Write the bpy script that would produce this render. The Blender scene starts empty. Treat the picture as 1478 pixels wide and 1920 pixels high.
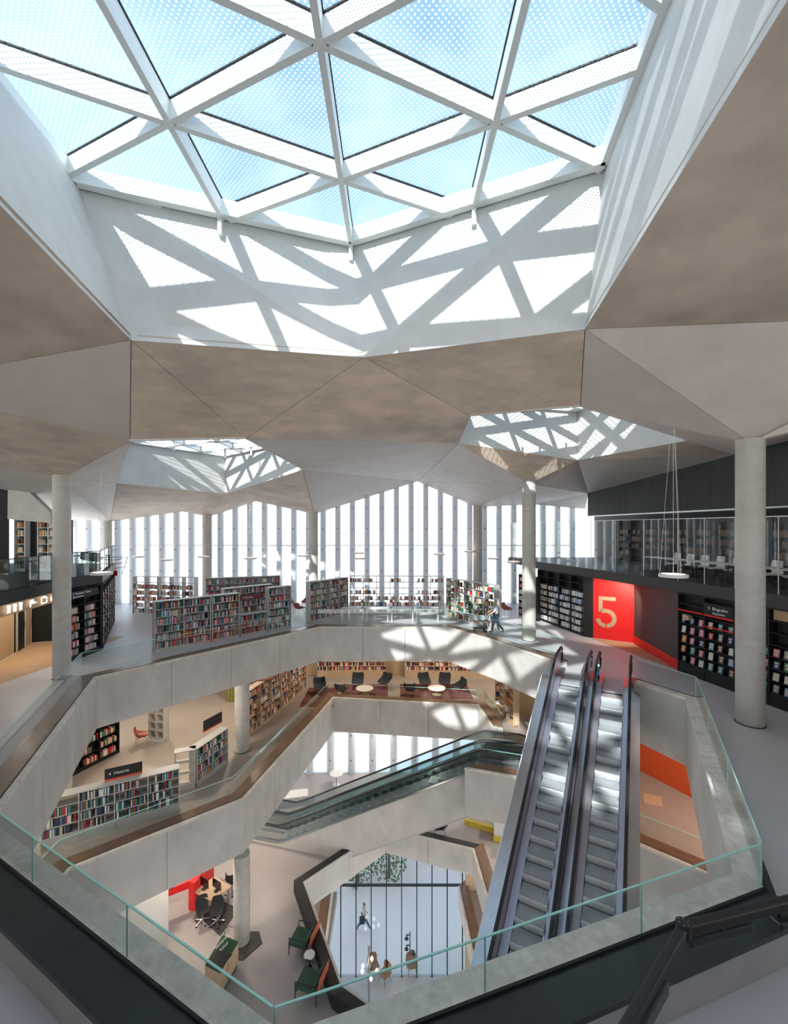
import bpy, bmesh, math, random
from mathutils import Vector, Matrix
from mathutils.geometry import tessellate_polygon
random.seed(7)
SC = bpy.context.scene
C = bpy.context.collection
PI = math.pi
# ---------------------------------------------------------------- camera
F, CX, HY, H = 810.0, 739.0, 990.0, 5.6
cam = bpy.data.cameras.new('camera'); camo = bpy.data.objects.new('camera', cam); C.objects.link(camo)
camo.location = (0, 0, H); camo.rotation_euler = (PI/2, 0, 0)
cam.sensor_fit = 'HORIZONTAL'; cam.sensor_width = 36.0; cam.lens = 36.0*F/1478.0
cam.shift_x = 0.0; cam.shift_y = (HY-960.0)/1478.0
cam.clip_start = 0.1; cam.clip_end = 600
SC.camera = camo
# ---------------------------------------------------------------- exposure
SC.view_settings.view_transform = 'Standard'; SC.view_settings.look = 'None'
SC.view_settings.gamma = 1.0; SC.view_settings.exposure = 1.38
try: SC.view_settings.use_curve_mapping = False
except Exception: pass
# ---------------------------------------------------------------- sky
SKY = 1.15
w = bpy.data.worlds.new('sky'); SC.world = w; w.use_nodes = True
nt = w.node_tree; nt.nodes.clear(); N = nt.nodes.new; L = nt.links.new
tc = N('ShaderNodeTexCoord'); sp = N('ShaderNodeSeparateXYZ'); L(tc.outputs['Generated'], sp.inputs[0])
rp = N('ShaderNodeValToRGB'); L(sp.outputs['Z'], rp.inputs[0])
cr = rp.color_ramp; cr.elements[0].position = 0.0; cr.elements[0].color = (1.0, 0.965, 0.92, 1)
cr.elements[1].position = 0.85; cr.elements[1].color = (0.15, 0.27, 0.43, 1)
e = cr.elements.new(0.3); e.color = (0.72, 0.84, 0.94, 1)
e = cr.elements.new(0.55); e.color = (0.24, 0.385, 0.55, 1)
nz = N('ShaderNodeTexNoise'); nz.inputs['Scale'].default_value = 3.2; nz.inputs['Detail'].default_value = 3.0
L(tc.outputs['Generated'], nz.inputs['Vector'])
cl = N('ShaderNodeValToRGB'); L(nz.outputs['Fac'], cl.inputs[0])
cl.color_ramp.elements[0].position = 0.45; cl.color_ramp.elements[1].position = 0.68
cl.color_ramp.elements[1].color = (0.42, 0.42, 0.42, 1)
mx = N('ShaderNodeMix'); mx.data_type = 'RGBA'; L(cl.outputs[0], mx.inputs[0]); L(rp.outputs[0], mx.inputs[6]); mx.inputs[7].default_value = (0.70, 0.82, 0.92, 1)
bg = N('ShaderNodeBackground'); bg.inputs['Strength'].default_value = SKY; L(mx.outputs[2], bg.inputs['Color'])
wo = N('ShaderNodeOutputWorld'); L(bg.outputs[0], wo.inputs['Surface'])
# ---------------------------------------------------------------- sun
sd = bpy.data.lights.new('sun', 'SUN'); sd.energy = 4.6; sd.angle = math.radians(0.6); sd.color = (1.0, 0.95, 0.88)
so = bpy.data.objects.new('sun', sd); C.objects.link(so); so.location = (-10, -30, 40)
SUN = Vector((0.29, 1.0, -0.67)).normalized()
so.rotation_euler = SUN.to_track_quat('-Z', 'Y').to_euler()

# ================================================================ helpers
def P(px, py, Y):                       # a point the photograph shows at depth Y
    return Vector(((px-CX)/F*Y, Y, H-(py-HY)/F*Y))
def G(px, py, z):                       # the same on the level z
    Y = (H-z)*F/(py-HY)
    return Vector(((px-CX)/F*Y, Y, z))

def tag(o, label=None, cat=None, group=None, kind=None):
    if label: o['label'] = label
    if cat: o['category'] = cat
    if group: o['group'] = group
    if kind: o['kind'] = kind
    return o
def empty(name, loc=(0,0,0), rz=0.0, parent=None):
    o = bpy.data.objects.new(name, None); C.objects.link(o); o.location = loc; o.rotation_euler = (0,0,rz)
    o.empty_display_size = 0.2
    if parent: o.parent = parent
    return o
class MB:
    def __init__(s): s.v=[]; s.f=[]; s.m=[]
    def add(s, vs, fs, m=0):
        n=len(s.v); s.v += [tuple(v) for v in vs]; s.f += [tuple(i+n for i in f) for f in fs]; s.m += [m]*len(fs); return s
    def box(s, a, b, m=0):
        (x0,y0,z0),(x1,y1,z1)=a,b
        vs=[(x0,y0,z0),(x1,y0,z0),(x1,y1,z0),(x0,y1,z0),(x0,y0,z1),(x1,y0,z1),(x1,y1,z1),(x0,y1,z1)]
        return s.add(vs,[(0,3,2,1),(4,5,6,7),(0,1,5,4),(1,2,6,5),(2,3,7,6),(3,0,4,7)],m)
    def bar(s, p, q, wd, ht, m=0, up=(0,0,1), z=0.0):
        # box along p->q, width wd, height ht centred (z shift along up)
        p=Vector(p);q=Vector(q);d=(q-p).normalized();u=Vector(up);r=d.cross(u).normalized();u=r.cross(d).normalized()
        vs=[]
        for c in (p,q):
            for (a,b) in ((-1,-1),(1,-1),(1,1),(-1,1)): vs.append(c+r*a*wd/2+u*(b*ht/2+z))
        return s.add(vs,[(3,2,1,0),(4,5,6,7),(0,1,5,4),(1,2,6,5),(2,3,7,6),(3,0,4,7)],m)
    def tube(s, pts, r, n=8, m=0, cap=True):
        pts=[Vector(p) for p in pts]; rings=[]; k=len(pts)
        rr = r if isinstance(r,(list,tuple)) else [r]*k
        ref=None
        for i,p in enumerate(pts):
            d=(pts[min(i+1,k-1)]-pts[max(i-1,0)]).normalized()
            if ref is None: ref=Vector((0,0,1)) if abs(d.z)<0.9 else Vector((1,0,0))
            a=d.cross(ref)
            if a.length<1e-4: a=d.orthogonal()
            a.normalize(); b=d.cross(a).normalized(); ref = -b if False else ref
            rings.append([p+(a*math.cos(2*PI*j/n)+b*math.sin(2*PI*j/n))*rr[i] for j in range(n)])
        vs=[v for rg in rings for v in rg]; fs=[]
        for i in range(k-1):
            for j in range(n): fs.append((i*n+j,i*n+(j+1)%n,(i+1)*n+(j+1)%n,(i+1)*n+j))
        if cap: fs.append(tuple(range(n-1,-1,-1))); fs.append(tuple((k-1)*n+j for j in range(n)))
        return s.add(vs,fs,m)
    def cyl(s, c, r, z0, z1, n=24, m=0, r1=None):
        r1 = r if r1 is None else r1
        vs=[(c[0]+r*math.cos(2*PI*j/n),c[1]+r*math.sin(2*PI*j/n),z0) for j in range(n)]+[(c[0]+r1*math.cos(2*PI*j/n),c[1]+r1*math.sin(2*PI*j/n),z1) for j in range(n)]
        fs=[(j,(j+1)%n,n+(j+1)%n,n+j) for j in range(n)]+[tuple(range(n-1,-1,-1)),tuple(range(n,2*n))]
        return s.add(vs,fs,m)
    def prism(s, poly, z0, z1, m=0):
        n=len(poly); vs=[(p[0],p[1],z0) for p in poly]+[(p[0],p[1],z1) for p in poly]
        fs=[(j,(j+1)%n,n+(j+1)%n,n+j) for j in range(n)]+[tuple(range(n-1,-1,-1)),tuple(range(n,2*n))]
        return s.add(vs,fs,m)
    def extrude(s, poly3, vec, m=0):
        n=len(poly3); vec=Vector(vec); vs=[Vector(p) for p in poly3]+[Vector(p)+vec for p in poly3]
        fs=[(j,(j+1)%n,n+(j+1)%n,n+j) for j in range(n)]+[tuple(range(n-1,-1,-1)),tuple(range(n,2*n))]
        return s.add(vs,fs,m)
    def mesh(s, name, mats, smooth=False):
        me=bpy.data.meshes.new(name); me.from_pydata(s.v,[],s.f)
        for mm in (mats if isinstance(mats,(list,tuple)) else [mats]): me.materials.append(mm)
        if any(s.m): me.polygons.foreach_set('material_index', s.m)
        bm=bmesh.new(); bm.from_mesh(me); bmesh.ops.recalc_face_normals(bm, faces=bm.faces); bm.to_mesh(me); bm.free()
        if smooth:
            me.polygons.foreach_set('use_smooth',[True]*len(me.polygons))
            try: me.set_sharp_from_angle(angle=math.radians(35))
            except Exception: pass
        me.update(); return me
    def build(s, name, mats, parent=None, smooth=False, loc=None):
        o=bpy.data.objects.new(name, s.mesh(name, mats, smooth)); C.objects.link(o)
        if parent: o.parent=parent
        if loc is not None: o.location=loc
        return o
def link_mesh(name, me, parent=None, loc=(0,0,0), rz=0.0):
    o=bpy.data.objects.new(name, me); C.objects.link(o); o.location=loc; o.rotation_euler=(0,0,rz)
    if parent: o.parent=parent
    return o
def copy_tree(o, parent=None):
    c=o.copy(); C.objects.link(c); c.parent=parent
    for ch in o.children: copy_tree(ch, c)
    return c

# ================================================================ materials
def mat(name, col, rough=0.6, metal=0.0, spec=0.5, noise=0.0, nscale=3.0, bump=0.0, stretch=None, alt=None, emit=None, es=0.0):
    m=bpy.data.materials.new(name); m.use_nodes=True; t=m.node_tree; b=t.nodes['Principled BSDF']
    b.inputs['Base Color'].default_value=(*col,1); b.inputs['Roughness'].default_value=rough; b.inputs['Metallic'].default_value=metal
    b.inputs['Specular IOR Level'].default_value=spec
    if noise>0 or bump>0:
        g=t.nodes.new('ShaderNodeNewGeometry'); mp=t.nodes.new('ShaderNodeMapping'); t.links.new(g.outputs['Position'], mp.inputs[0])
        if stretch: mp.inputs['Scale'].default_value=stretch
        n=t.nodes.new('ShaderNodeTexNoise'); n.inputs['Scale'].default_value=nscale; n.inputs['Detail'].default_value=6; n.inputs['Roughness'].default_value=0.62
        t.links.new(mp.outputs[0], n.inputs['Vector'])
        n2=t.nodes.new('ShaderNodeTexNoise'); n2.inputs['Scale'].default_value=nscale*0.21; n2.inputs['Detail'].default_value=3
        t.links.new(g.outputs['Position'], n2.inputs['Vector'])
        ad=t.nodes.new('ShaderNodeMath'); ad.operation='ADD'; t.links.new(n.outputs['Fac'],ad.inputs[0]); t.links.new(n2.outputs['Fac'],ad.inputs[1])
        mr=t.nodes.new('ShaderNodeMapRange'); mr.inputs[1].default_value=0.75; mr.inputs[2].default_value=1.25
        t.links.new(ad.outputs[0],mr.inputs[0])
        mxx=t.nodes.new('ShaderNodeMix'); mxx.data_type='RGBA'
        a=alt or tuple(c*(1-noise) for c in col)
        hi=tuple(min(1,c*(1+noise*0.5)) for c in col)
        mxx.inputs[6].default_value=(*a,1); mxx.inputs[7].default_value=(*hi,1); t.links.new(mr.outputs[0], mxx.inputs[0]); t.links.new(mxx.outputs[2], b.inputs['Base Color'])
        if bump>0:
            bp=t.nodes.new('ShaderNodeBump'); bp.inputs['Strength'].default_value=bump; bp.inputs['Distance'].default_value=0.02
            t.links.new(n.outputs['Fac'],bp.inputs['Height']); t.links.new(bp.outputs[0],b.inputs['Normal'])
    if emit: b.inputs['Emission Color'].default_value=(*emit,1); b.inputs['Emission Strength'].default_value=es
    return m
def glassmat(name, tint, refl=0.9, rough=0.0, base=0.04, wavy=0.0, haze=0.0):
    m=bpy.data.materials.new(name); m.use_nodes=True; t=m.node_tree; t.nodes.clear()
    o=t.nodes.new('ShaderNodeOutputMaterial'); mi=t.nodes.new('ShaderNodeMixShader'); tr=t.nodes.new('ShaderNodeBsdfTransparent'); gl=t.nodes.new('ShaderNodeBsdfGlossy')
    tr.inputs[0].default_value=(*tint,1); gl.inputs['Roughness'].default_value=rough; gl.inputs['Color'].default_value=(refl,refl,refl,1)
    lw=t.nodes.new('ShaderNodeLayerWeight'); lw.inputs['Blend'].default_value=0.5
    pw=t.nodes.new('ShaderNodeMath'); pw.operation='POWER'; pw.inputs[1].default_value=4.0; t.links.new(lw.outputs['Facing'],pw.inputs[0])
    fr=t.nodes.new('ShaderNodeMath'); fr.operation='MULTIPLY_ADD'; fr.inputs[1].default_value=0.85; fr.inputs[2].default_value=base; t.links.new(pw.outputs[0],fr.inputs[0])
    t.links.new(fr.outputs[0],mi.inputs[0]); t.links.new(tr.outputs[0],mi.inputs[1]); t.links.new(gl.outputs[0],mi.inputs[2])
    if wavy>0:
        nn=t.nodes.new('ShaderNodeTexNoise'); nn.inputs['Scale'].default_value=1.1; bp=t.nodes.new('ShaderNodeBump'); bp.inputs['Strength'].default_value=wavy
        t.links.new(nn.outputs['Fac'],bp.inputs['Height']); t.links.new(bp.outputs[0],gl.inputs['Normal'])
    last=mi.outputs[0]
    if haze>0:
        m2=t.nodes.new('ShaderNodeMixShader'); df=t.nodes.new('ShaderNodeBsdfTranslucent'); df.inputs[0].default_value=(.95,.97,1,1)
        m2.inputs[0].default_value=haze; t.links.new(last,m2.inputs[1]); t.links.new(df.outputs[0],m2.inputs[2]); last=m2.outputs[0]
    t.links.new(last,o.inputs[0]); return m
def fritmat(name, tint, pitch, frac):
    m=glassmat(name,tint,0.8,0.02); t=m.node_tree; o=[n for n in t.nodes if n.type=='OUTPUT_MATERIAL'][0]
    last=o.inputs[0].links[0].from_socket
    g=t.nodes.new('ShaderNodeNewGeometry'); v=t.nodes.new('ShaderNodeTexVoronoi'); v.voronoi_dimensions='2D'; v.inputs['Scale'].default_value=1.0/pitch; v.inputs['Randomness'].default_value=0.0
    mp=t.nodes.new('ShaderNodeMapping'); mp.inputs['Rotation'].default_value=(0,0,math.radians(45)); t.links.new(g.outputs['Position'],mp.inputs[0]); t.links.new(mp.outputs[0],v.inputs['Vector'])
    lt=t.nodes.new('ShaderNodeMath'); lt.operation='LESS_THAN'; lt.inputs[1].default_value=frac; t.links.new(v.outputs['Distance'],lt.inputs[0])
    d1=t.nodes.new('ShaderNodeBsdfDiffuse'); d1.inputs[0].default_value=(.62,.66,.68,1); d2=t.nodes.new('ShaderNodeBsdfTranslucent'); d2.inputs[0].default_value=(.62,.67,.70,1)
    dm=t.nodes.new('ShaderNodeMixShader'); t.links.new(d1.outputs[0],dm.inputs[1]); t.links.new(d2.outputs[0],dm.inputs[2])
    ms=t.nodes.new('ShaderNodeMixShader'); t.links.new(lt.outputs[0],ms.inputs[0]); t.links.new(last,ms.inputs[1]); t.links.new(dm.outputs[0],ms.inputs[2]); t.links.new(ms.outputs[0],o.inputs[0])
    return m
M={}
M['ceil']=mat('board_marked_concrete',(.68,.57,.455),.75,noise=.26,nscale=1.6,stretch=(.5,.5,3.0),bump=.15)
M['ceil2']=mat('smooth_concrete',(.62,.56,.51),.6,noise=.12,nscale=1.0,bump=.05)
M['well']=mat('pale_well_concrete',(.66,.66,.64),.75,noise=.10,nscale=1.5,bump=.08)
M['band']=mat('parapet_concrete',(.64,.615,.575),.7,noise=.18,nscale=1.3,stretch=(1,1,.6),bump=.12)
M['coping']=mat('ground_stone_coping',(.76,.70,.61),.45,noise=.25,nscale=9.0,bump=.05)
M['col']=mat('column_concrete',(.54,.52,.48),.7,noise=.16,nscale=2.0,stretch=(1,1,2.2),bump=.1)
M['floor5']=mat('pale_grey_floor',(.60,.575,.585),.42,noise=.06,nscale=1.0)
M['floor4']=mat('warm_grey_floor',(.38,.33,.285),.42,noise=.08,nscale=1.0)
M['floor3']=mat('lilac_grey_floor',(.38,.35,.345),.42,noise=.08,nscale=.8)
M['wood']=mat('oak_floor',(.50,.33,.19),.5,noise=.18,nscale=2.0,stretch=(1,8,1))
M['black']=mat('black_steel',(.010,.010,.011),.55,noise=.2,nscale=5)
M['blackshelf']=mat('black_lacquer_shelf',(.02,.03,.036),.3,noise=.3,nscale=3)
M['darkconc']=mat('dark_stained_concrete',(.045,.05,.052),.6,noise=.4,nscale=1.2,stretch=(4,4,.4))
M['darkpanel']=mat('dark_panel',(.05,.045,.045),.6,noise=.15)
M['red']=mat('red_paint',(.80,.012,.012),.5,noise=.06,nscale=1)
M['orange']=mat('orange_red_paint',(.75,.10,.02),.5,noise=.08)
M['beige']=mat('beige_letter',(.50,.36,.22),.6)
M['white']=mat('white_lacquer',(.78,.79,.78),.4)
M['whitesteel']=mat('white_painted_steel',(.80,.82,.80),.45)
M['shelfmetal']=mat('pale_grey_shelving',(.50,.50,.47),.4)
M['brownledge']=mat('brown_ledge',(.23,.135,.085),.25,noise=.2,nscale=3)  # mottled brown with a fairly smooth finish
M['gasket']=mat('black_gasket',(.01,.01,.01),.6)
M['steel']=mat('brushed_steel',(.55,.55,.56),.28,metal=1.0,noise=.08,nscale=20)
M['steeldark']=mat('tinted_steel_cladding',(.50,.48,.54),.38,metal=.85)
M['step']=mat('grooved_aluminium_step',(.54,.57,.58),.5,metal=.12,noise=.12,nscale=8)
M['rubber']=mat('black_rubber',(.015,.015,.017),.5)
M['fin']=mat('grey_facade_fin',(.66,.68,.70),.6)
t_=M['fin'].node_tree; b_=t_.nodes['Principled BSDF']; tl=t_.nodes.new('ShaderNodeBsdfTranslucent'); tl.inputs[0].default_value=(.80,.82,.84,1); ms_=t_.nodes.new('ShaderNodeMixShader'); ms_.inputs[0].default_value=.33
o_=[n for n in t_.nodes if n.type=='OUTPUT_MATERIAL'][0]; t_.links.new(b_.outputs[0],ms_.inputs[1]); t_.links.new(tl.outputs[0],ms_.inputs[2]); t_.links.new(ms_.outputs[0],o_.inputs[0])
M['oak']=mat('pale_oak',(.58,.42,.27),.5,noise=.1,nscale=6)
M['green']=mat('dark_green_fabric',(.035,.085,.055),.9,noise=.2,nscale=20)
M['greenlam']=mat('bottle_green_laminate',(.006,.06,.03),.35)
M['leather']=mat('red_brown_leather',(.42,.10,.05),.5)
M['rust']=mat('rust_red_shell',(.38,.12,.08),.6)
M['tan']=mat('tan_leather',(.36,.19,.09),.5)
M['charcoal']=mat('charcoal_fabric',(.03,.034,.038),.9)
M['chairshell']=mat('pale_pink_white_shell',(.80,.70,.64),.5)
M['screen']=mat('lit_screen',(.6,.7,.75),.3,emit=(.75,.88,.95),es=.6)
M['screenoff']=mat('black_screen',(.01,.01,.012),.15)
M['mint']=mat('mint_glass_edge',(.42,.78,.66),.2)
M['skin']=mat('skin',(.55,.34,.25),.6)
M['hair']=mat('dark_hair',(.05,.035,.025),.8)
M['shirt']=mat('pale_grey_shirt',(.55,.58,.58),.9)
M['navy']=mat('navy_trousers',(.02,.035,.06),.9)
M['bluecl']=mat('blue_trousers',(.06,.12,.22),.9)
M['plaza']=mat('pale_plaza_paving',(.93,.91,.88),.8,noise=.05,nscale=.4)
M['bld']=mat('pale_render',(.60,.56,.50),.8,noise=.08)
M['farwall']=mat('far_grey_wall',(.33,.34,.34),.8,noise=.06)
M['farglass']=mat('far_window_pane',(.30,.33,.37),.4)
M['leaf']=mat('leaf_green',(.10,.20,.07),.8,noise=.3,nscale=5)
M['bark']=mat('bark',(.12,.09,.07),.9)
M['carpet']=mat('dark_red_carpet',(.18,.06,.05),.95,noise=.6,nscale=6)
M['yellow']=mat('yellow_panel',(.80,.62,.08),.5)
M['lampon']=mat('warm_lamp_diffuser',(.9,.85,.8),.5,emit=(1.0,.78,.55),es=2.0)
M['icon']=mat('lit_pictogram_white',(.8,.8,.8),.5,emit=(1,.93,.85),es=.7)
M['spot']=mat('spot_lens',(.9,.9,.9),.4,emit=(1.0,.86,.66),es=12.0)
M['ringlight']=mat('lamp_ring_glow',(.9,.7,.6),.5,emit=(1.0,.66,.5),es=1.6)
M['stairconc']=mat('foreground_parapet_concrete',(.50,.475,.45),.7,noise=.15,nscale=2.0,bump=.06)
M['glass']=glassmat('clear_balustrade_glass',(.955,.985,.975),.9,0.0,wavy=.10)
M['glasse']=glassmat('escalator_balustrade_glass',(.80,.86,.86),.9,0.02)
M['glassd']=glassmat('grey_tinted_glass',(.55,.62,.63),.9,0.0)
M['glassf']=glassmat('facade_pane_glass',(.97,.985,1.0),.8,0.02)
M['facadeh']=glassmat('translucent_facade_pane',(.97,.985,1.0),.8,0.02,haze=.55)
M['frit']=fritmat('dotted_skylight_glass',(.66,.74,.80),.085,.25)
M['frits']=fritmat('dotted_small_skylight_glass',(.75,.80,.84),.14,.25)
BOOKC=[('dark blue',(.03,.06,.16)),('teal',(.03,.20,.22)),('red',(.50,.03,.03)),('cream',(.72,.64,.50)),('white',(.80,.80,.78)),
       ('black',(.015,.015,.018)),('green',(.04,.18,.09)),('brown',(.20,.10,.05)),('pale blue',(.30,.45,.60)),('orange',(.70,.25,.06)),('grey',(.25,.26,.28)),('pink',(.70,.20,.30))]
BM=[mat(n.replace(' ','_')+'_book_cover',c,.6) for n,c in BOOKC]
M['paper']=mat('paper_pages',(.72,.66,.55),.9)

# ================================================================ the setting: floors
LV={5:0.0,4:-4.95,3:-9.9,2:-14.85,1:-19.8}
HOLE5=[(-1.12,4.05),(5.2,6.14),(8.9,13.1),(8.1,14.56),(5.5,16.04),(6.3,17.4),(4.65,20.6),(2.86,23.2),(-3.95,23.2),(-10.6,15.4),(-7.3,7.4)]
HOLE4=[(-9.3,8.5),(1.0,7.9),(9.5,9.0),(9.66,12.3),(7.85,13.9),(6.0,17.3),(3.0,18.3),(4.1,20.9),(5.0,22.3),(4.8,24.8),(-3.6,25.9),(-5.65,16.2),(-9.65,12.9)]
HOLE3=[(1.2,12.4),(3.9,13.3),(3.67,20.2),(-.4,21.6),(-3.78,18.3),(-1.7,14.2)]
HOLE2=[(-3.0,12.6),(3.9,12.6),(3.6,24.28),(-3.4,24.28)]
def mitre(poly,i,o):
    n=len(poly); a=Vector(poly[i-1]); b=Vector(poly[i]); c=Vector(poly[(i+1)%n])
    d1=(b-a).normalized(); d2=(c-b).normalized(); n1=Vector((d1.y,-d1.x)); n2=Vector((d2.y,-d2.x))
    m=(n1+n2); 
    if m.length<1e-5: m=n1
    m.normalize(); k=max(0.45,m.dot(n1)); return b+m*(o/k)
HOLE5=[tuple(mitre(HOLE5,i,-.25)) if i in (0,1,2,10) else p for i,p in enumerate(HOLE5)]
HOLE5[2]=(8.78,13.0)
def slab(outer, hole, z, th, m, name='floor'):
    if hole: hole=[tuple(mitre(hole,i,.2)) for i in range(len(hole))]
    mb=MB()
    tri=tessellate_polygon([[Vector((*p,0)) for p in outer],[Vector((*p,0)) for p in hole]] if hole else [[Vector((*p,0)) for p in outer]])
    pts=list(outer)+list(hole or [])
    n=len(pts); vs=[(x,y,z) for x,y in pts]+[(x,y,z-th) for x,y in pts]
    fs=[tuple(t) for t in tri]+[tuple(i+n for i in reversed(t)) for t in tri]
    def ring(a,b):
        k=b-a
        for i in range(k): j=(i+1)%k; fs.append((a+i,a+j,n+a+j,n+a+i))
    ring(0,len(outer))
    if hole: ring(len(outer),n)
    mb.add(vs,fs); o=mb.build(name,m); tag(o,kind='structure'); return o
def R(x0,y0,x1,y1): return [(x0,y0),(x1,y0),(x1,y1),(x0,y1)]
slab(R(-24,-14,16,32.4),HOLE5,0,.5,[M['floor5']])
slab(R(-24,-6,16,31.2),HOLE4,LV[4],.5,[M['floor4']])
slab(R(-20,-6,16,27.6),HOLE3,LV[3],.5,[M['floor3']])
slab(R(-14,-4,-3.2,24.3),None,LV[2],.5,[M['floor4']]); slab(R(3.8,-4,12,24.3),None,LV[2],.5,[M['floor4']]); slab(R(-3.2,-4,3.8,12.4),None,LV[2],.5,[M['floor4']])
slab(R(-14,-4,12,24.6),None,LV[1],.3,[M['floor5']])
slab(R(-120,24.6,120,120),None,LV[1]-.02,.3,[M['plaza']],'plaza_ground')
slab(R(-120,-80,120,-6.5),None,LV[1]-.02,.3,[M['plaza']],'plaza_ground')  # unseen ground behind the camera, added to bounce light inside

# ================================================================ parapets round the openings
def strip(poly,i,prof,zt,f0=0.0,f1=1.0):
    # closed profile [(offset, dz relative to top or ('a',z))...] swept along edge i
    n=len(poly); j=(i+1)%n; mb=MB(); k=len(prof); vs=[]
    for f in (f0,f1):
        for (o,z) in prof:
            p=mitre(poly,i,o).lerp(mitre(poly,j,o),f); zz = zt[i]+(zt[j]-zt[i])*f+z if not isinstance(z,str) else float(z)
            vs.append((p.x,p.y,zz))
    fs=[(a,(a+1)%k,k+(a+1)%k,k+a) for a in range(k)]+[tuple(range(k)),tuple(range(2*k-1,k-1,-1))]
    mb.add(vs,fs); return mb
def balustrade(poly,zt,zbot,zfloor,skip,front,label,glass=1.0,goff=.27,slim=(),blk=(),ledgemat='brownledge',gmat='glass',pane=2.4,postless=True):
    root=empty('balustrade',(0,0,zfloor)); tag(root,label,'balustrade')
    off=-zfloor
    def put(mb,name,m,smooth=False,par=root):
        mb.v=[(x,y,z+off) for x,y,z in mb.v]; return mb.build(name,m,par,smooth)
    n=len(poly)
    for i in range(n):
        if i in skip: continue
        fr = i in front
        w2 = .80 if i not in slim else .42
        bs = i in blk
        el=(Vector(poly[(i+1)%n])-Vector(poly[i])).length; kk=max(1,round(el/2.6)); gp_=.009/el
        for q in range(kk):
            put(strip(poly,i,[(0,-.05),(.30,-.05),(.30,str(zfloor-.5)),(.12,str(zbot)),(0.0,str(zbot))],zt,q/kk+(gp_ if q else 0),(q+1)/kk-(gp_ if q<kk-1 else 0)),'parapet_panel',[M['band']])
        if bs:
            put(strip(poly,i,[(-.02,0),(.07,0),(.07,-.08),(-.02,-.08)],zt),'coping',[M['band']])
            put(strip(poly,i,[(.07,.01),(.40,.01),(.40,str(zfloor+.002)),(.07,str(zfloor+.002))],zt),'black_edge',[M['black']])
            go=.2
        elif fr:
            put(strip(poly,i,[(-.02,0),(.29,0),(.29,-.08),(-.02,-.08)],zt),'coping',[M['coping']])
            put(strip(poly,i,[(.29,.012),(.325,.012),(.325,-.08),(.29,-.08)],zt),'seal_strip',[M['gasket']])
            put(strip(poly,i,[(.325,-.02),(w2,-.02),(w2,-.09),(.325,-.09)],zt),'black_shelf',[M['blackshelf']])
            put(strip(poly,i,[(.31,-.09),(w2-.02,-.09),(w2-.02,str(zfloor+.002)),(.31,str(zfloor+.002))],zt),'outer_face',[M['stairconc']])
            go=goff
        else:
            put(strip(poly,i,[(-.02,0),(.10,0),(.10,-.08),(-.02,-.08)],zt),'coping',[M['coping']])
            put(strip(poly,i,[(.10,.01),(.125,.01),(.125,-.08),(.10,-.08)],zt),'seal_strip',[M['gasket']])
            put(strip(poly,i,[(.125,-.01),(.60,-.01),(.60,-.09),(.125,-.09)],zt),'ledge_board',[M[ledgemat]])
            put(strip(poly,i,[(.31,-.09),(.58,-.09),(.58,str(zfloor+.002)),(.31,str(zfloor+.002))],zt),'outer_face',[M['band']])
            go=.52
        if glass>0:
            j=(i+1)%n; a=mitre(poly,i,go); b=mitre(poly,j,go); ln=(b-a).length; k=max(1,round(ln/pane)); d=(b-a)/ln; nn=Vector((d.y,-d.x))
            for q in range(k):
                p0=a+d*(ln*q/k+.008); p1=a+d*(ln*(q+1)/k-.008)
                z0=zt[i]+(zt[j]-zt[i])*q/k; z1=zt[i]+(zt[j]-zt[i])*(q+1)/k
                top0=zfloor+glass; top1=zfloor+glass
                mb=MB(); vs=[]
                for (pp,zz,tt) in ((p0,z0,top0),(p1,z1,top1)):
                    for s_ in (-.009,.009):
                        r=pp+nn*s_; vs += [(r.x,r.y,zz-.03),(r.x,r.y,tt)]
                mb.add(vs,[(0,4,5,1),(2,3,7,6),(0,1,3,2),(4,6,7,5),(0,2,6,4)])
                g=put(mb,'glass_pane',[M[gmat]])
                eb=MB(); eb.bar((p0.x,p0.y,top0+.006),(p1.x,p1.y,top1+.006),.022,.012)
                e0=put(eb,'pane_top_edge',[M['mint']],par=g)
                if fr:
                    vb=MB(); vb.bar((p0.x,p0.y,z0-.02),(p0.x,p0.y,top0),.020,.010,up=(0,1,0))
                    put(vb,'pane_side_edge',[M['mint']],par=g)
    return root
zt5=[.52,.52,.50,.42,.3,.3,.3,.3,.3,.3,.45]
balustrade(HOLE5,zt5,-1.55,0.0,{3,4},{0,1,2,10},'pale concrete parapet with glass panes around the topmost atrium opening',glass=1.12,slim=(1,2))
balustrade(HOLE4,[LV[4]+.4]*13,LV[4]-1.65,LV[4],{6,7},{0,1},'concrete parapet with brown ledge and low glass around the middle atrium opening',glass=1.05)
balustrade(HOLE3,[LV[3]+.5]*6,LV[3]-.75,LV[3],set(),set(),'black topped concrete parapet around the lowest pentagonal opening',glass=0,blk=(2,3,4,5))
balustrade(HOLE2,[LV[2]+.3]*4,LV[2]-.7,LV[2],{2},set(),'timber edged parapet deep down beside the tall entrance glazing',glass=0)

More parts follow.
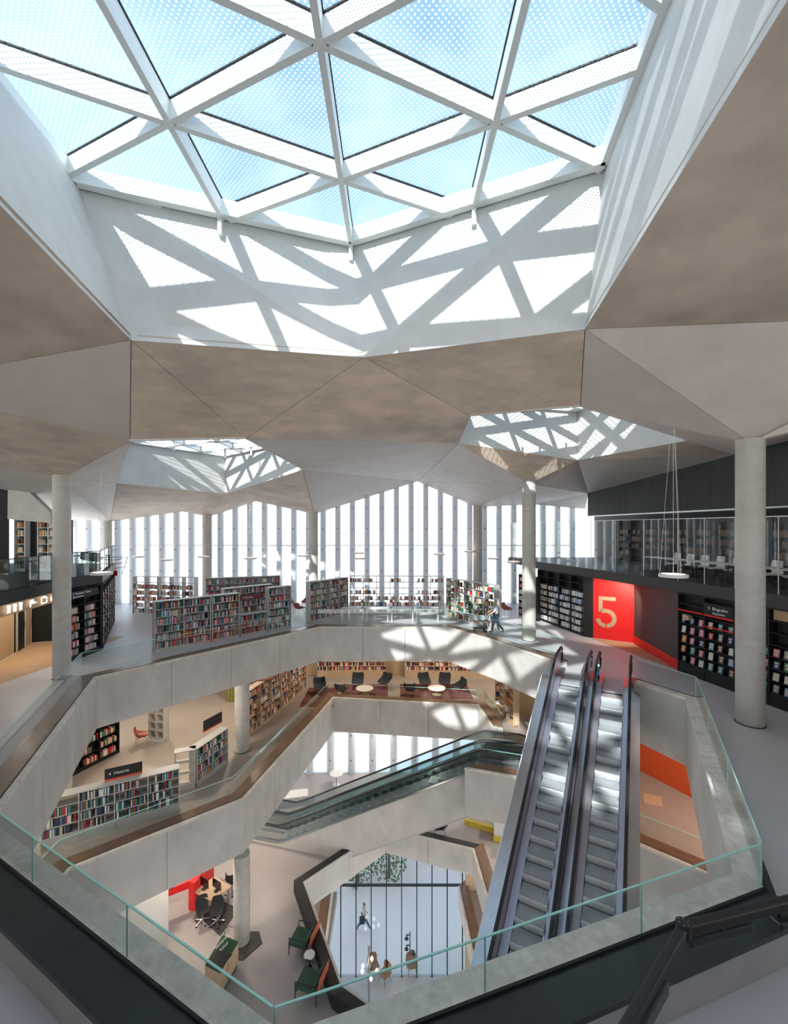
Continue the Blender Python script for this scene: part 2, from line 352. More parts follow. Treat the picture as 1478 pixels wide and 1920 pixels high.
# ================================================================ ceiling
def X2(x,y,z): return Vector((x,y,z))
V1=X2(-7.0,11.5,10.6); V2=X2(-.88,12.7,10.62); V3=X2(4.8,10.85,10.6); V5=X2(.85,-14,10.6); V7=X2(-1.6,-14,10.6); V6=X2(-4.2,-3.5,10.6)
L1=P(244,828,15); L2=P(460.6,823,16); L3=P(568,881,22); L4=P(423,926,27); L5=P(220,906,22)
S1=P(883,781,15.5); S2=P(1088.5,763,14); S3=P(1289,826,16); S4=P(1083.5,863,21); S5=P(860.7,831,19.5)
cR=P(1407,831,12.4); cM=P(992,907,21.6); cL=P(116,896,16.2)
FY=32.0
c2=P(207,978,FY); c3=P(393,969,FY); c4=P(590,964,FY); c5=P(894,951,FY)
P1=P(342,959.5,FY); P1b=P(480,940,FY); P2=P(783,903,FY); F3=P(1000,946,FY)
BW1=P(1103.5,925,29); BW2=P(1376,853,18); BW3=X2(15.4,6,9.4); FE=X2(14.2,FY,7.0)
QL1=X2(-13,11,9.25); QL3=X2(-20,12,9.1); QLn=X2(-15,-22,8.8); QR1=X2(13,9,10.1); QRn=X2(13,-22,9.6); NB=X2(-1,-22,8.8); LF=X2(-24,FY,6.2); LN=X2(-24,10,8.6); LNn=X2(-24,-22,8.6)  # rear points extend the ceiling behind the camera to block direct sun
FAC=[((V1,V2,L2),0),((V1,L2,L1),0),((V2,S1,L2),0),((V2,V3,S2),0),((V2,S2,S1),0),((L2,S1,S5),0),((L2,S5,L3),1),
 ((L3,S5,P2),1),((L3,P2,c4),1),((L3,c4,L4),0),((c4,P1b,L4),0),((L4,P1b,c3),0),((L4,c3,P1),0),((L4,P1,L5),0),((L5,P1,c2),0),
 ((L1,L5,cL),1),((L5,c2,cL),1),((cL,c2,LF),1),((cL,LF,QL3),1),((QL3,LF,LN),1),
 ((S5,cM,P2),1),((S5,S4,cM),0),((P2,cM,c5),1),((cM,c5,F3),1),((cM,S4,BW1),1),((cM,BW1,F3),1),((F3,BW1,FE),1),
 ((S4,S3,BW2),0),((S4,BW2,BW1),1),((S3,cR,BW2),1),((S2,S3,cR),1),((V3,S2,cR),1),((V3,cR,QR1),1),((QR1,cR,BW3),1),((cR,BW2,BW3),1),
 ((V3,QR1,V5),0),((QR1,QRn,V5),0),((QR1,BW3,QRn),0),((V5,QRn,NB),0),((V5,NB,V7),0),((V7,NB,QLn),0),((V7,QLn,V6),0),
 ((V1,V6,QL1),0),((V6,QLn,QL1),0),((V1,QL1,L1),1),((L1,QL1,cL),0),((QL1,QL3,cL),0),((QL1,QLn,QL3),0),((QLn,LNn,LN),0),((QLn,LN,QL3),0)]
ceil=empty('ceiling',(0,0,8)); tag(ceil,kind='structure')
def tri_panel(pts,m,th=.12,inset=.010,par=ceil,name='concrete_facet'):
    pts=[Vector(p) for p in pts]; nrm=(pts[1]-pts[0]).cross(pts[2]-pts[0]).normalized()
    if nrm.z<0: nrm=-nrm
    c=sum(pts,Vector())/len(pts); n=len(pts); q=[]
    for i in range(n):
        a=pts[i-1]; b=pts[i]; d=pts[(i+1)%n]
        u=(a-b).normalized(); v=(d-b).normalized(); ang=u.angle(v); bis=(u+v).normalized(); q.append(b+bis*min(inset/math.sin(max(.2,ang)/2),.05))
    mb=MB(); off=-Vector(par.location); mb.extrude([x+off for x in q],nrm*th); return mb.build(name,[m],par)
for pts,k in FAC: tri_panel(pts,M['ceil2'] if k else M['ceil'])
bk=MB()
for pts,k in FAC: bk.add([p+Vector((0,0,.125-8)) for p in pts]+[p+Vector((0,0,.15-8)) for p in pts],[(0,1,2),(3,4,5)])
bk.build('light_seal_sheet',[M['ceil']],ceil)  # sheet above the facets, added to stop sun leaking through the joints

# wells (light shafts) + skylights
def clip_poly(poly, hull):
    out=list(poly); n=len(hull)
    for i in range(n):
        a=hull[i]; b=hull[(i+1)%n]; inp=out; out=[]
        if not inp: break
        def side(p): return (b[0]-a[0])*(p[1]-a[1])-(b[1]-a[1])*(p[0]-a[0])
        for j in range(len(inp)):
            p=inp[j-1]; q=inp[j]; sp_,sq=side(p),side(q)
            if sq>=0:
                if sp_<0: t=sp_/(sp_-sq); out.append((p[0]+(q[0]-p[0])*t,p[1]+(q[1]-p[1])*t))
                out.append(q)
            elif sp_>=0: t=sp_/(sp_-sq); out.append((p[0]+(q[0]-p[0])*t,p[1]+(q[1]-p[1])*t))
    return out
def clip_seg(p,q,hull):
    t0,t1=0.0,1.0; n=len(hull); d=(q[0]-p[0],q[1]-p[1])
    for i in range(n):
        a=hull[i]; b=hull[(i+1)%n]; ex,ey=b[0]-a[0],b[1]-a[1]
        s0=ex*(p[1]-a[1])-ey*(p[0]-a[0]); ds=ex*d[1]-ey*d[0]
        if abs(ds)<1e-9:
            if s0<0: return None
            continue
        t=-s0/ds
        if ds>0: t0=max(t0,t)
        else: t1=min(t1,t)
    if t0>=t1-1e-4: return None
    return ((p[0]+d[0]*t0,p[1]+d[1]*t0),(p[0]+d[0]*t1,p[1]+d[1]*t1))
def skylight(rim, ring, z, A, va, vb, label, bw, bh, gm, stubs=(), rng=9, group=None):
    # rim: lower 3-D vertices; ring: upper plan polygon (CCW); A + i*va + j*vb nodes
    n=len(ring)
    for i in range(n):
        j=(i+1)%n; a,b=rim[i],rim[j]; c=Vector((*ring[j],z+bh+.05)); d=Vector((*ring[i],z+bh+.05))
        mb=MB(); off=Vector((0,0,-8)); out=((b-a).cross(Vector((0,0,1)))).normalized()*.12
        mb.extrude([p+off for p in (a,b,c,d)],out); mb.build('well_wall',[M['well']],ceil)
    root=empty('skylight',(sum(p[0] for p in ring)/n,sum(p[1] for p in ring)/n,z)); tag(root,label,'skylight',group)
    o=-Vector(root.location)
    def W(p,zz): return Vector((p[0],p[1],zz))+o
    vc=(va[0]-vb[0],va[1]-vb[1])
    for (dx,dy),(sx,sy) in ((va,vb),(vb,va),(vc,va)):
        for i in range(-rng,rng+1):
            b0=(A[0]+sx*i,A[1]+sy*i)
            s=clip_seg((b0[0]-dx*20,b0[1]-dy*20),(b0[0]+dx*20,b0[1]+dy*20),ring)
            if s and math.dist(*s)>.4:
                mb=MB(); mb.bar(W(s[0],z+bh/2),W(s[1],z+bh/2),bw,bh); mb.build('beam',[M['whitesteel']],root)
                mb=MB(); mb.bar(W(s[0],z+bh+.02),W(s[1],z+bh+.02),bw*1.35,.035); mb.build('gasket',[M['gasket']],root)
    cxy=(sum(p[0] for p in ring)/n,sum(p[1] for p in ring)/n)
    def inside(p): return all((ring[(k+1)%n][0]-ring[k][0])*(p[1]-ring[k][1])-(ring[(k+1)%n][1]-ring[k][1])*(p[0]-ring[k][0])>.05 for k in range(n))
    for i in range(-rng,rng+1):
        for j in range(-rng,rng+1):
            p=(A[0]+va[0]*i+vb[0]*j,A[1]+va[1]*i+vb[1]*j)
            if inside(p): mb=MB(); q=W(p,z); mb.cyl((q.x,q.y),bw*.95,q.z-.012,q.z+bh-.01,6); mb.build('node_hub',[M['whitesteel']],root)
    shr=[(cxy[0]+(p[0]-cxy[0])*.985,cxy[1]+(p[1]-cxy[1])*.985) for p in ring]
    for i in range(n):
        a,b=shr[i],shr[(i+1)%n]; mb=MB(); mb.bar(W(a,z+bh/2-.006),W(b,z+bh/2-.006),bw*1.6,bh); mb.build('edge_beam',[M['whitesteel']],root)
    for p in stubs:
        mb=MB(); mb.bar(W(p,z-.45),W(p,z+.1),bw*.8,bw*.8,up=(0,1,0)); mb.build('edge_post',[M['whitesteel']],root)
    for i in range(-rng,rng+1):
        for j in range(-rng,rng+1):
            a=(A[0]+va[0]*i+vb[0]*j,A[1]+va[1]*i+vb[1]*j); b=(a[0]+va[0],a[1]+va[1]); c=(a[0]+vb[0],a[1]+vb[1])
            d=(b[0]+vb[0],b[1]+vb[1])
            for t in ((a,b,c),(b,d,c)):
                ar=(t[1][0]-t[0][0])*(t[2][1]-t[0][1])-(t[1][1]-t[0][1])*(t[2][0]-t[0][0])
                if ar<0: t=(t[0],t[2],t[1])
                q=clip_poly(t,ring)
                if len(q)>=3:
                    area=abs(sum(q[k-1][0]*q[k][1]-q[k][0]*q[k-1][1] for k in range(len(q))))/2
                    if area<.03: continue
                    mb=MB(); mb.add([W(p,z+bh+.045) for p in q],[tuple(range(len(q)))]); mb.build('glass_pane',[gm],root)
    return root
RINGB=[(1.0,-14),(5.0,10.15),(-1.28,12.98),(-7.95,10.7),(-6.75,-3.5),(-1.9,-14)]  # near end lengthened out of view so sun reaches the escalators
skylight([V5,V3,V2,V1,V6,V7],RINGB,14.0,(-1.29,7.52),(3.4,1.475),(3.4,-1.475),'large skylight of white triangular beams and dotted glass overhead',.13,.42,M['frit'],
         stubs=[(-4.72,11.72),(-1.28,12.85),(2.1,11.35)])
def inner(poly,k,z):
    c=sum((Vector(p) for p in poly),Vector())/len(poly); return [(c.x+(p.x-c.x)*k,c.y+(p.y-c.y)*k) for p in poly]
rimS=[S1,S2,S3,S4,S5]
skylight(rimS,inner(rimS,.97,11.2),11.2,(6.9,17.5),(2.0,.95),(2.0,-.95),'small skylight above the right wall near the slender middle column',.10,.26,M['frits'],stubs=[(5.2,17.4),(6.2,18.0),(7.6,18.4),(8.6,18.8)],rng=4)
rimL=[L1,L2,L3,L4,L5]
skylight(rimL,inner(rimL,.96,10.0),10.0,(-9.0,20.0),(2.2,1.0),(2.2,-1.0),'small skylight in the ceiling over the left bookshelves',.10,.26,M['frits'],stubs=[(-11.2,22),(-9.5,24.3),(-7.8,23.6)],rng=5)

# ================================================================ columns
def column(x,y,z0,z1,r,label,plinth=None):
    root=empty('column',(x,y,z0)); tag(root,label,'column')
    mb=MB(); mb.cyl((0,0),r,0,z1-z0,32); mb.build('shaft',[M['col']],root,smooth=True)
    mb=MB(); mb.cyl((0,0),r*1.06,.001,.02,32); mb.build('base_ring',[M['gasket']],root)
    if plinth: mb=MB(); mb.prism(plinth,.0015,.03); mb.build('floor_plate',[M['darkpanel']],root)
    return root
column(cR.x,cR.y,0,cR.z+.1,.345,'thick round concrete column in front of the black display shelves at right')
column(cM.x,cM.y,0,cM.z+.1,.33,'slender round concrete column patched with sunlight by the escalator landing')
column(cL.x,cL.y,0,cL.z+.1,.29,'round concrete column before the black bookcase and doors at left')
for cc,l in ((c2,'facade column behind the left mezzanine'),(c3,'facade column rising between the white bookcases at left'),(c4,'facade column left of the curved bookcase group'),(c5,'facade column behind the right end of the curved bookcases')):
    column(cc.x,cc.y-.4,0,cc.z+.25,.33,'grey concrete '+l)
column(-7.22,20.5,LV[4],-.5,.33,'grey round column on the brown middle floor beside the book wall')
column(-5.72,16.22,LV[3],LV[4]-1.66,.30,'white lit column by the green topped cart on the lowest floor',[(-.2,-.7),(.3,-.75),(.8,-.1),(.55,.35),(-.3,.35)])
column(-13.3,17.2,LV[4],-.5,.40,'stub of grey column behind the low bookshelves at lower left')
column(-7.3,25.4,LV[3],LV[4]-.5,.35,'square looking brown column before the bright panels seen through the middle opening')

# ================================================================ facade
def facade(name,x0,x1,y,z0,z1,pitch,finw,skiprange=None,trans=(),finmat='fin',pm='glassf'):
    root=empty(name,(x0,y,z0)); tag(root,kind='structure')
    n=int((x1-x0)/pitch); h=z1-z0
    mf=MB(); k=7
    pts=[(-finw/2,.25)]+[(finw/2*math.cos(PI-PI*i/(k-1)),-.16*math.sin(PI*i/(k-1))) for i in range(k)]+[(finw/2,.25)]
    mf.prism([(a,b) for a,b in pts],0,h); finm=mf.mesh('facade_fin',[M[finmat]],smooth=True)
    mp=MB(); mp.box((0,.05,0),(pitch-finw,.07,h)); panem=mp.mesh('glass_pane',[M[pm]])
    md=MB()
    for q in range(int(h/1.55)+1): 
        zz=.9+q*1.55
        if zz<h: md.cyl((0,0),.028,0,.02,8)
    st=MB()
    for q in range(int(h/1.55)+1):
        zz=.9+q*1.55
        if zz<h: st.box((-.028,-.185,zz-.04),(.028,-.15,zz+.04))
    stm=st.mesh('fixing_stud',[M['gasket']])
    tr=MB()
    for zz in trans: tr.box((0,.02,zz-z0-.035),(pitch-finw,.05,zz-z0+.035))
    trm=tr.mesh('transom',[M['whitesteel']]) if trans else None
    for i in range(n+1):
        fo=link_mesh('facade_fin',finm,root,(i*pitch,0,0))
        s=link_mesh('fixing_stud',stm,fo)
        if i<n:
            po=link_mesh('glass_pane',panem,root,(i*pitch+finw/2,0,0))
            if trm: link_mesh('transom',trm,po)
    return root
facade('window_1',-23.8,14.2,FY+.05,0,9.6,1.09,.40,trans=(4.3,))
facade('window_2',-12,8,27.3,LV[3],LV[4]-.6,1.33,.42,trans=(LV[3]+2.6,),pm='facadeh')
# tall entrance glazing
g=empty('window_3',(-3.6,24.45,LV[1])); tag(g,kind='structure')
for i in range(11):
    x=.3+i*.862-.58; mb=MB(); mb.box((x-.025,-.05,0),(x+.025,.10,9.3)); mb.build('mullion',[M['gasket']],g)
    if i<10: mb=MB(); mb.box((x+.025,.0,0),(x+.837,.02,9.3)); mb.build('glass_pane',[M['glassf']],g)
mb=MB(); mb.box((-.3,-.06,5.15),(8.5,.08,5.22)); mb.build('transom',[M['gasket']],g)
# side walls of the entrance void
for nm,x0,x1 in (('wall_left',-14,-3.75),('wall_right',4.05,12)):
    mb=MB(); mb.box((x0,24.36,LV[1]),(x1,24.6,LV[3]-.5)); o=mb.build(nm,[M['oak']]); tag(o,kind='structure')

# ================================================================ outside
def building(x,y,wd,dp,ht,nx,nz,label,z0=LV[1]):
    root=empty('building',(x,y,z0)); tag(root,label,'building')
    mb=MB(); mb.box((0,0,0),(wd,dp,ht)); mb.build('wall',[M['bld']],root)
    mb=MB(); mb.box((-.4,-.4,ht),(wd+.4,dp+.4,ht+.5)); mb.build('roof',[M['fin']],root)
    wm=MB(); wm.box((0,-.06,0),(1.1,.0,1.7)); wm=wm.mesh('window',[M['farglass']]); fm=MB(); fm.box((-.08,-.03,-.08),(1.18,-.005,1.78)); fm=fm.mesh('window_frame',[M['farwall']])
    for i in range(nx):
        for k in range(nz):
            if k*3.1+3>ht: continue
            f=link_mesh('window',wm,root,(1.2+i*(wd-2.4)/nx,0,1.6+k*3.1)); link_mesh('window_frame',fm,f)
building(-27,90,9,10,31,4,9,'cream rendered building seen between the facade panes at left')
def tree(x,y,label,ch=1.7):
    root=empty('tree',(x,y,LV[1])); tag(root,label,'tree')
    mb=MB(); mb.tube([(0,0,0),(.05,0,1.0),(0,.1,2)],[.14,.10,.05],8); mb.build('trunk',[M['bark']],root)
    mb=MB()
    for i in range(420):
        a=random.uniform(0,2*PI); b=random.uniform(-1,1); r=1.5*random.random()**.4; c=Vector((r*math.cos(a)*math.sqrt(1-b*b),r*math.sin(a)*math.sqrt(1-b*b),ch+1.2*r*b))
        s=.11; u=Vector([random.uniform(-1,1) for _ in range(3)]).normalized(); v=u.orthogonal().normalized()
        mb.add([c-u*s,c+v*s*.6,c+u*s,c-v*s*.6],[(0,1,2,3)])
    o=mb.build('foliage',[M['leaf']],root); o['kind']='stuff'
tree(-2.6,30.8,'leafy street tree outside behind the left of the entrance glazing'); tree(-.4,31.4,'leafy street tree outside beside the pale pillar')
# arcade across the plaza
ar=empty('arcade',(-14,33.6,LV[1])); tag(ar,'grey arcade wall with pale pillars across the plaza','building')
mb=MB(); mb.box((0,1,0),(34,1.4,5)); mb.build('back_wall',[M['farwall']],ar)
mb=MB(); mb.box((0,-1.5,-.02),(34,-.2,.12)); mb.build('kerb',[M['plaza']],ar)
for i in range(12): mb=MB(); mb.box((1+i*2.8,-.1,0),(1.6+i*2.8,.4,5)); mb.build('pillar',[M['white']],ar)

# ================================================================ right side: shelf wall, red niche, mezzanine
MZ=3.46
WR=[(8.6,27.5),(8.8,26.5),(9.8,22.2),(10.05,21.95)]     # front line
slab([(8.35,30.9),(8.8,26.5),(9.93,21.8),(11.1,16.9),(11.6,14.7),(12.3,10.5),(12.9,5),(13,-6),(16,-6),(16,31.6),(8.35,31.6)],None,MZ,.36,[M['darkpanel']],'floor')
def oriented(name,p0,p1,z=0,parent=None):
    d=Vector((p1[0]-p0[0],p1[1]-p0[1])); o=empty(name,(p0[0],p0[1],z),math.atan2(d.y,d.x),parent); return o,d.length
def wall(name,p0,p1,z0,z1,th,m,kind=True):
    o,l=oriented(name,p0,p1,z0)
    bpy.data.objects.remove(o)
    mb=MB(); d=Vector((p1[0]-p0[0],p1[1]-p0[1])).normalized(); n=Vector((-d.y,d.x))*th
    mb.prism([p0,p1,(p1[0]+n.x,p1[1]+n.y),(p0[0]+n.x,p0[1]+n.y)],z0,z1); o=mb.build(name,[m])
    if kind: tag(o,kind='structure')
    return o
wall('wall_niche',(10.1,22.05),(11.75,21.0),.002,3.09,.15,M['red'])
wall('wall_dark',(11.62,20.9),(11.2,17.0),.40,3.09,.15,M['darkpanel'])
wall('trim_1',(11.60,20.9),(11.18,17.0),.002,.40,.17,M['red'])
mb=MB(); mb.prism([(10.0,21.95),(11.15,17.0),(11.58,20.95)],.002,.008); o=mb.build('wood_floor_inlay',[M['wood']]); tag(o,kind='structure')
wall('wall_jamb',(9.78,22.3),(10.14,22.0),.002,3.09,.25,M['black'])
wall('wall_jamb',(8.2,26.5),(10.1,22.6),.002,3.09,.1,M['black']) if False else None
# numeral 5 (stencil)
def numeral():
    o,l=oriented('number_five',(10.1,22.05),(11.75,21.0)); tag(o,'large beige stencilled number five on the red niche wall','sign')
    s=1.55; ox=.16; oz=.60; th=.16
    def seg(poly): 
        mb=MB(); mb.extrude([(ox+x*s,-.004,oz+z*s) for x,z in poly],(0,-.012,0)); mb.build('stroke',[M['beige']],o)
    seg([(.10,.88),(.60,.88),(.60,1.0),(.10,1.0)]); seg([(.10,.50),(.22,.50),(.22,.87),(.10,.87)])
    cx,cz,r0,r1=.32,.30,.18,.31
    def arc(a0,a1):
        n=10; out=[(cx+r1*math.cos(math.radians(a0+(a1-a0)*i/n)),cz+r1*math.sin(math.radians(a0+(a1-a0)*i/n))) for i in range(n+1)]
        inn=[(cx+r0*math.cos(math.radians(a1-(a1-a0)*i/n)),cz+r0*math.sin(math.radians(a1-(a1-a0)*i/n))) for i in range(n+1)]
        for i in range(n): seg2.append(([out[i],out[i+1],inn[n-i-1],inn[n-i]]))
    for a0,a1 in ((125,-86),(-94,-172)):
        seg2=[]; arc(a0,a1); mb=MB()
        for q in seg2: mb.extrude([(ox+x*s,-.004,oz+z*s) for x,z in q],(0,-.012,0))
        mb.build('stroke',[M['beige']],o)
numeral()
sl=bpy.data.lights.new('niche_spot','SPOT'); sl.energy=160; sl.spot_size=1.6; sl.spot_blend=.6; sl.color=(1,.85,.7); so2=bpy.data.objects.new('niche_spot_light',sl); C.objects.link(so2); so2.location=(10.6,19.6,2.95); so2.rotation_euler=(Vector((10.9,21.5,1.6))-so2.location).to_track_quat('-Z','Y').to_euler()

# ---------------------------------------------------------------- bookcases and books
NB_IND=[0]
BMESH={}
def book_mesh(ci):
    if ci not in BMESH:
        mb=MB(); mb.box((0,0,0),(1,1,1),0); mb.box((.08,.03,.985),(.92,.98,1.004),1)
        BMESH[ci]=mb.mesh('book',[BM[ci],M['paper']])
    return BMESH[ci]
ORD=['lowest','second','third','fourth','fifth','sixth','seventh','eighth']
NTH=['first','second','third','fourth','fifth','sixth','seventh','eighth','ninth','tenth','eleventh','twelfth']
def bookcase(p0,p1,z,ht,nb,ns,depth,m,label,nice,cat='bookcase',back=None,ind=0,fill=.85,base=.12,face=False,pal=None,topgap=0,indshort='',bookh=.27,open_top=False,bays_skip=(),side=True,rows_skip=()):
    root,l=oriented('bookcase',p0,p1,z); tag(root,label,cat)
    t=.035; wb=l/nb; rz=root.rotation_euler.z; pal=pal or list(range(len(BM)))
    for i in range(nb+1):
        mb=MB(); x=min(max(i*wb,t/2),l-t/2); mb.box((x-t/2,0,0),(x+t/2,depth,ht)); mb.build('upright',[m],root)
    mb=MB(); mb.box((0,.02,0),(l,depth-.02,base)); mb.build('plinth',[m],root)
    mb=MB(); mb.box((-.01,-.01,ht),(l+.01,depth+.01,ht+.03)); mb.build('top_board',[m],root)
    if back: mb=MB(); mb.box((0,depth-.015,base),(l,depth,ht)); mb.build('back_panel',[back],root)
    sh=(ht-base)/ns; wmat=Matrix.Translation(root.location)@Matrix.Rotation(rz,4,'Z')
    stuff=MB(); cnt={}
    for b in range(nb):
        for s in range(ns):
            zz=base+s*sh; mb=MB(); mb.box((b*wb+t/2,.005,zz),((b+1)*wb-t/2,depth-.02,zz+.022)); mb.build('shelf',[m],root)
            if s>=ns-topgap or (b,s) in bays_skip or s in rows_skip: continue
            x=b*wb+t+.01; end=b*wb+wb*min(1,fill*random.uniform(.8,1.12))-t
            end=min(end,(b+1)*wb-t-.02)
            if face:
                k=3 if wb>.95 else 2
                for q in range(k):
                    xx=b*wb+wb*(q+.5)/k-.085+random.uniform(-.02,.02); ci=random.choice(pal); hh=random.uniform(.22,.27); wv=random.uniform(.15,.19)
                    mbb=link_mesh('display_book',face_mesh(ci)); mbb.scale=(wv,.02,hh); mbb.matrix_world=wmat@Matrix.Translation((xx,.06,zz+.025))@Matrix.Rotation(-.18,4,'X')@Matrix.Diagonal((wv,.02,hh,1))
                    tag(mbb,f'{BOOKC[ci][0]} book face out, {NTH[q]} on {ORD[s]} shelf, {["left","right"][b%2]} bay beside the red niche' if 'red niche' in label else f'{BOOKC[ci][0]} book face out, {NTH[q]} on {ORD[s]} shelf, {NTH[b]} bay {indshort}','book','books shown face out on the black display shelves')
                continue
            while x<end-.02:
                th=random.choice([.022,.03,.038,.05]) * (1.0 if ind else 1.35); hh=min(bookh*random.uniform(.74,1.0),sh-.06); dd=random.uniform(.14,.2); ci=random.choice(pal)
                if random.random()<.06: x+=random.uniform(.05,.15); continue
                if x+th>end: break
                if ind and NB_IND[0]<270 and cnt.get('n',0)<ind:
                    NB_IND[0]+=1; cnt['n']=cnt.get('n',0)+1
                    bo=link_mesh('book',book_mesh(ci)); bo.matrix_world=wmat@Matrix.Translation((x,.03,zz+.022))@Matrix.Diagonal((th,dd,hh,1))
                    key=(b,s,ci); cnt[key]=cnt.get(key,0)+1
                    tag(bo,f'{NTH[min(11,cnt[key]-1)]} {BOOKC[ci][0]} book, {ORD[s]} shelf, {NTH[b]} bay, {indshort}','book','upright books on '+indshort)
                else:
                    stuff.box((x,.03,zz+.022),(x+th,.03+dd,zz+.022+hh),ci)
                x+=th+.002
    if stuff.f:
        o=stuff.build('books',BM); o.matrix_world=wmat; tag(o,'rows of mixed books standing on the '+nice,'books',kind='stuff')
    return root
FM={}
def face_mesh(ci):
    if ci not in FM:
        mb=MB(); mb.box((0,0,0),(1,1,1),0); mb.box((.15,-.06,.62),(.85,0,.8),1); mb.box((.3,-.06,.2),(.7,0,.5),1)
        FM[ci]=mb.mesh('display_book',[BM[ci],M['paper']])
    return FM[ci]
LIGHTPAL=[3,3,4,4,2,8,9,11,6,10,0]; DARKPAL=[0,1,5,5,2,4,6,10,3]; WARMPAL=[7,2,3,5,9,3,4,0]
# right wall, left of the niche
bookcase((8.8,26.5),(9.8,22.3),0,3.05,4,8,.32,M['black'],'tall black bookcase at the far right partly in sun before the red niche','black bookcase left of the red niche',back=M['black'],fill=.9,pal=[4,3,8,4,10,4],topgap=2,rows_skip=())
bookcase((11.1,16.9),(11.6,14.72),0,3.05,2,7,.34,M['black'],'black display bookcase with face-out books beside the red niche','x',back=M['black'],face=True,topgap=2,base=.42)
bookcase((11.62,14.6),(12.05,12.7),0,3.05,2,7,.34,M['black'],'black display bookcase behind the thick right column','x',back=M['black'],face=True,topgap=3,base=.42,indshort='behind the right column')
def local_item(p0,p1,z,name,label,cat): 
    o,l=oriented(name,p0,p1,z); tag(o,label,cat); return o
o=local_item((11.1,16.9),(11.6,14.72),2.46,'sign_board','black sign board with red lower edge above the display shelves','sign')
mb=MB(); mb.box((1.16,-.02,.0),(2.2,.0,.42)); mb.build('board',[M['black']],o)
mb=MB(); mb.box((1.16,-.03,-.06),(2.2,.0,.0)); mb.build('red_edge',[M['red']],o)
mb=MB(); mb.box((.05,-.03,-.05),(1.08,.0,.0)); mb.build('red_shelf_edge',[M['red']],o)
mb=MB(); mb.box((1.16,-.03,-.46),(2.2,.0,-.42)); mb.build('red_shelf_edge',[M['red']],o)
def text(body,parent,loc,size,m,rot=(PI/2,0,0),name='lettering'):
    cu=bpy.data.curves.new(name,'FONT'); cu.body=body; cu.size=size; cu.extrude=.003; cu.materials.append(m)
    t=bpy.data.objects.new(name,cu); dg=bpy.context.evaluated_depsgraph_get(); C.objects.link(t); dg=bpy.context.evaluated_depsgraph_get()
    me=bpy.data.meshes.new_from_object(t.evaluated_get(dg)); bpy.data.objects.remove(t); me.materials.clear(); me.materials.append(m)
    o=bpy.data.objects.new(name,me); C.objects.link(o); o.location=loc; o.rotation_euler=rot
    if parent: o.parent=parent
    return o
text('5  Biografier',o,(1.30,-.026,.20),.15,M['white']); text('Biographies',o,(1.47,-.026,.06),.10,M['white'])
bx=MB(); bx.box((0,0,0),(.26,.2,.2)); o=bx.build('box_file',[M['oak']]); o.location=(11.16,16.72,2.07); o.rotation_euler=(0,0,math.atan2(-2.18,.5)); tag(o,'pale wooden box file on the upper left display shelf','box')
# doorway right of the column
wall('wall_door_recess',(13.2,14.2),(13.2,4),.002,3.09,.15,M['black'])
mb=MB(); mb.prism([(12.1,12.6),(12.75,5),(13.2,4),(13.2,14.2),(12.1,14.0)],.002,.006); o=mb.build('dark_floor_inlay',[M['brownledge']]); tag(o,kind='structure')
wall('wall_fascia',(11.95,13.6),(12.5,9.0),2.72,3.1,.12,M['wood'])
o=local_item((11.95,13.6),(12.5,9.0),2.8,'wayfinding_sign','small lit white bicycle-like pictogram on the brown fascia at far right','sign')
mb=MB(); mb.tube([(1.15+.07*math.cos(a*PI/8),-.03,.13+.07*math.sin(a*PI/8)) for a in range(17)],.012,6); mb.build('pictogram_arc',[M['icon']],o)
mb=MB(); mb.box((1.05,-.04,.0),(1.25,-.02,.03)); mb.box((1.0,-.04,.0),(1.03,-.02,.07)); mb.box((1.27,-.04,.0),(1.30,-.02,.07)); mb.build('pictogram_base',[M['icon']],o)
# mezzanine fascia + glass screen
pts=[(8.35,30.9),(8.8,26.5),(9.93,21.8),(11.1,16.9),(11.6,14.7),(12.3,10.5),(12.9,5)]
mz=empty('glass_screen',(8.8,26.5,MZ)); tag(mz,'tall clear glass screen along the right mezzanine edge','balustrade')
off=Vector((-8.8,-26.5,-MZ))
for a,b in zip(pts[:-1],pts[1:]):
    a=Vector((*a,0));b=Vector((*b,0)); ln=(b-a).length; k=max(1,round(ln/1.5)); d=(b-a)/ln; nn=Vector((d.y,-d.x,0))*-.06
    mb=MB(); mb.bar(a+off+Vector((0,0,MZ-.12))-nn*.2,b+off+Vector((0,0,MZ-.12))-nn*.2,.06,.40); mb.build('fascia',[M['darkpanel']],mz)
    mb=MB(); mb.bar(a+off+Vector((0,0,MZ+2.5)),b+off+Vector((0,0,MZ+2.5)),.03,.03); mb.build('top_rail',[M['steel']],mz)
    for q in range(k):
        p0=a+d*(ln*q/k+.01);p1=a+d*(ln*(q+1)/k-.01); mb=MB(); mb.bar(p0+off+Vector((0,0,MZ+1.27)),p1+off+Vector((0,0,MZ+1.27)),.014,2.44)
        gp=mb.build('glass_pane',[M['glass']],mz); mb=MB(); mb.box(tuple(p0+off+Vector((-.012,-.012,MZ+.05))),tuple(p0+off+Vector((.012,.012,MZ+2.5)))); mb.build('joint_post',[M['steeldark']],gp)
# upper dark wall of mezzanine and back wall
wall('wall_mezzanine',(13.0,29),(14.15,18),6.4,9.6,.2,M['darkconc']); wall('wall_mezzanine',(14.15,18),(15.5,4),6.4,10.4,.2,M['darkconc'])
mb=MB(); mb.bar((12.98,29,6.38),(14.12,18,6.38),.08,.07); mb.bar((14.12,18,6.38),(15.4,4,6.38),.08,.07); o=mb.build('trim_2',[M['steel']]); tag(o,kind='structure')
wall('wall_back',(14.6,31.5),(16.0,4),-.5,6.6,.2,M['black'])
wall('wall_light_block',(16,-1.2),(-24,-1.2),.002,3.09,.2,M['black'])  # unseen black wall, added to keep light off the near floor
